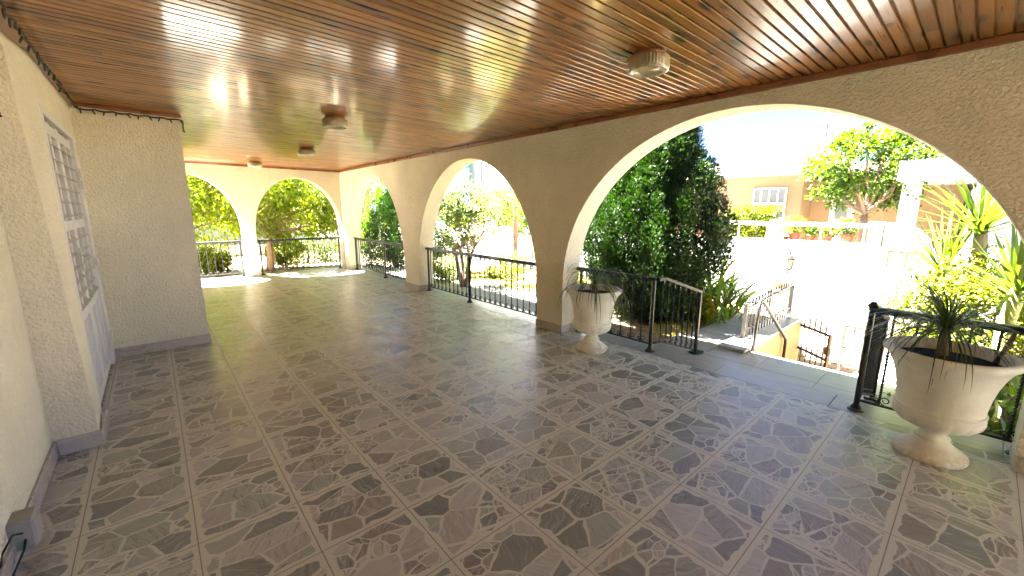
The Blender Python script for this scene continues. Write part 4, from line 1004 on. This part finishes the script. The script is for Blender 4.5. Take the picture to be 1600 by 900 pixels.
m.bar((-.9, -.35, 0.12), (.3, 1.2, 0.12), 0.04, 0.03); m.bar((-.35, -.3, .36), (.35, -.3, .36), .04, .03); m.bar((-.35, .3, .36), (.35, .3, .36), .04, .03); m.build('stand', M['iron'], tk)
sp_ = thing('solar_panel', 'low tilted solar water panel beside the roof tank', 'solar panel', (20.9, 7.1, 3.47))
m = MB(); m.add([(-.5, -.6, .02), (-.5, .6, .02), (.4, .6, .4), (.4, -.6, .4), (-.5, -.6, -.03), (-.5, .6, -.03), (.4, .6, .35), (.4, -.6, .35)], [(0, 1, 2, 3), (7, 6, 5, 4), (0, 4, 5, 1), (1, 5, 6, 2), (2, 6, 7, 3), (3, 7, 4, 0)]); m.build('panel', M['iron_rust'], sp_)
m = MB()
for y in (-.5, .5): m.tube([(.38, y, 0), (.38, y, .36)], 0.02, 6)
m.build('frame', M['iron'], sp_)
an = thing('antenna', 'thin rooftop television antenna on a bare pole', 'antenna', (21.5, 4.86, 3.95))
MB().tube([(0, 0, -0.65), (0.02, 0.01, 1.1)], 0.022, 6).build('pole', M['iron'], an)
m = MB(); m.tube([(0, -.1, 1.05), (0, 0.28, 1.12)], 0.012, 5); m.tube([(0, -.02, .72), (0, .2, .76)], 0.012, 5)
for y in (-.08, .08, .24): m.tube([(-.14, y, 1.08), (.14, y, 1.08)], 0.008, 5)
m.tube([(0, -.06, 1.06), (0, -.12, 1.2)], 0.012, 5)
m.build('aerial', M['iron'], an)
# white and grey building with carport on the right
cb = thing('building', 'white house with grey carport wall and round column at right across street', 'house', (20, -3, ZS))
MB().box(19.5, -9, -1.05, 27, 0.35, 2.40).build('carport_wall', M['grey_wall'], cb, world=True)
MB().box(17.6, -9.2, 2.401, 27.5, 2.0, 3.0, 0.01).build('roof_slab', M['white_wall'], cb, world=True)
MB().lathe([(0.24, -1.0), (0.24, 2.40)], 32, (18.6, 1.72, 0)).build('column', M['white_wall'], cb, True, True, angle=0.6)
m = MB(); m.box(19.0, -7, 2.981, 26, 1.2, 3.8); m.build('upper_wall', M['white_wall'], cb, world=True)
rf = MB(); rf.add([(18.6, -7.4, 3.80), (18.6, 1.6, 3.80), (22.5, 1.6, 4.7), (22.5, -7.4, 4.7), (26.4, -7.4, 3.8), (26.4, 1.6, 3.8)], [(0, 3, 2, 1), (3, 4, 5, 2), (0, 1, 5, 4), (1, 2, 5), (0, 4, 3)]); rf.build('roof', M['terracotta'], cb, world=True)
MB().box(18.97, 0.1, 3.25, 18.999, 0.9, 3.6).build('window', M['glass'], cb, world=True)
cw = thing('curved_wall', 'low white plaster wall with a rounded sloping top beside the carport', 'wall', (17.3, 1.5, ZS))
m = MB(); pr = [(2.0, -0.4), (2.0, 1.10)] + [(1.10 + 0.9 * math.cos(a), 0.42 + 0.72 * math.sin(a)) for a in np.linspace(PI / 2 - 0.5, 0, 10)][:0] + [(1.75, 1.12), (1.45, 1.05), (1.2, 0.88), (1.02, 0.66), (0.93, 0.40), (0.9, -0.4)]
n_ = len(pr); V = [(16.98, y, z) for y, z in pr] + [(17.5, y, z) for y, z in pr]
m.add(V, [tuple(range(n_)), tuple(range(2 * n_ - 1, n_ - 1, -1))] + [(i, i + n_, (i + 1) % n_ + n_, (i + 1) % n_) for i in range(n_)]); m.build('wall', M['white_wall'], cw, world=True)
MB().box(16.96, -9, -1.05, 17.25, 1.999, 0.40).build('base', M['white_wall'], cw, world=True)
ca = thing('wall_cabinet', 'reddish brown wooden double cabinet set low in the white street wall', 'cabinet', (16.95, 1.45, -0.28))
m = MB()
for y0, z0, y1, z1 in ((-.45, 0, -.38, .62), (.38, 0, .45, .62), (-.38, 0, .38, .06), (-.38, .56, .38, .62), (-.03, .06, .03, .56)): m.box(-0.05, y0, z0, 0.0, y1, z1, 0.004)
m.build('cabinet_frame', M['wood_door'], ca)
d1 = MB().box(-0.035, -0.375, 0.065, -0.005, -0.035, 0.555, 0.004).build('door', M['wood_door'], ca)
d2 = MB().box(-0.035, 0.035, 0.065, -0.005, 0.375, 0.555, 0.004).build('door', M['wood_door'], ca)
o = MB().box(-0.041, 0.09, 0.12, -0.0355, 0.32, 0.50, 0.002).build('pane', M['grey_wall']); o.parent = d2
# white building with scaffold net, seen through the middle arch
wb = thing('building', 'white two storey building with an arched window, beyond the middle arch', 'house', (22, 21, ZS))
MB().box(19.5, 15, -1.05, 28, 34, 7.0).build('wall', M['white_wall'], wb, world=True)
MB().box(19.1, 15.0, 2.75, 19.498, 26.5, 2.92, 0.01).build('balcony_ledge', M['white_wall'], wb, world=True)
m = MB(); pr = [(25.05, 3.6), (26.0, 3.6), (26.0, 4.9)] + [(25.525 + 0.475 * math.cos(a), 4.9 + 0.45 * math.sin(a)) for a in np.linspace(0, PI, 9)[1:]]
n_ = len(pr); V = [(19.44, y, z) for y, z in pr] + [(19.499, y, z) for y, z in pr]
m.add(V, [tuple(range(n_ - 1, -1, -1)), tuple(range(n_, 2 * n_))] + [(i, (i + 1) % n_, (i + 1) % n_ + n_, i + n_) for i in range(n_)]); m.build('window', M['glass'], wb, world=True)
nb_ = thing('scaffold_net', 'teal green scaffold netting hung over the building behind the small tree', 'netting', (18.9, 30, ZS))
m = MB(); ny = 60; nz = 14
V = []; 
for j in range(nz + 1):
    for i in range(ny + 1):
        V.append((18.95 + 0.05 * math.sin(i * 0.9) * math.sin(j * 1.3 + 0.4 * i), 26.8 + 7.2 * i / ny, -0.9 + 8.2 * j / nz))
m.add(V, [(j * (ny + 1) + i, j * (ny + 1) + i + 1, (j + 1) * (ny + 1) + i + 1, (j + 1) * (ny + 1) + i) for j in range(nz) for i in range(ny)]); m.build('net', M['net'], nb_, True, True)
m = MB()
for y in (28, 30, 32, 34): m.tube([(18.85, y, -0.95), (18.85, y, 7.3)], 0.025, 6)
for z in (1.2, 3.2, 5.2): m.tube([(18.85, 26.75, z), (18.85, 34, z)], 0.03, 6)
m.build('scaffold_poles', M['iron_rust'], nb_, False, True)
up = thing('utility_pole', 'brown wooden utility pole across the street', 'pole', (13.3, 15.0, ZS))
MB().tube([(0, 0, 0), (0, 0, 4), (0.02, 0, 8)], [0.13, 0.115, 0.09], 10).build('pole', M['bark_o'], up, True)
MB().bar((-0.8, 0, 7.4), (0.8, 0, 7.4), 0.1, 0.12).build('crossarm', M['bark_o'], up)
pb = tag(MB().box(15.0, 15.2, -0.95, 15.5, 16.4, 0.1, 0.02).build('rendered_post', M['peach_wall']), 'short peach plastered gatepost by the utility pole', 'gatepost')
# low wall and house closing the side street beyond the end wall
sw3 = thing('garden_wall', 'white garden wall at the back of the garden beyond the end arches', 'wall', (-4, 17.5, ZS))
MB().box(-30, 17.42, -1.05, 8.03, 17.6, 0.12).build('wall', M['white_wall'], sw3, world=True)
MB().box(-30, 17.40, 0.121, 8.03, 17.62, 0.16, 0.006).build('coping', M['marble_pale'], sw3, world=True)
bh = thing('house', 'pale house far beyond the side street behind the end arch trees', 'house', (0, 30, ZS))
MB().box(-14, 27, -1.05, 7.5, 36, 3.2).build('wall', M['white_wall'], bh, world=True)
MB().box(-14.3, 26.7, 3.201, 7.8, 36.3, 3.7, 0.02).build('parapet', M['white_wall'], bh, world=True)
for x in (-6, -1.5, 3.2): MB().box(x, 26.95, 0.4, x + 1.3, 26.999, 1.8).build('window', M['glass'], bh, world=True)
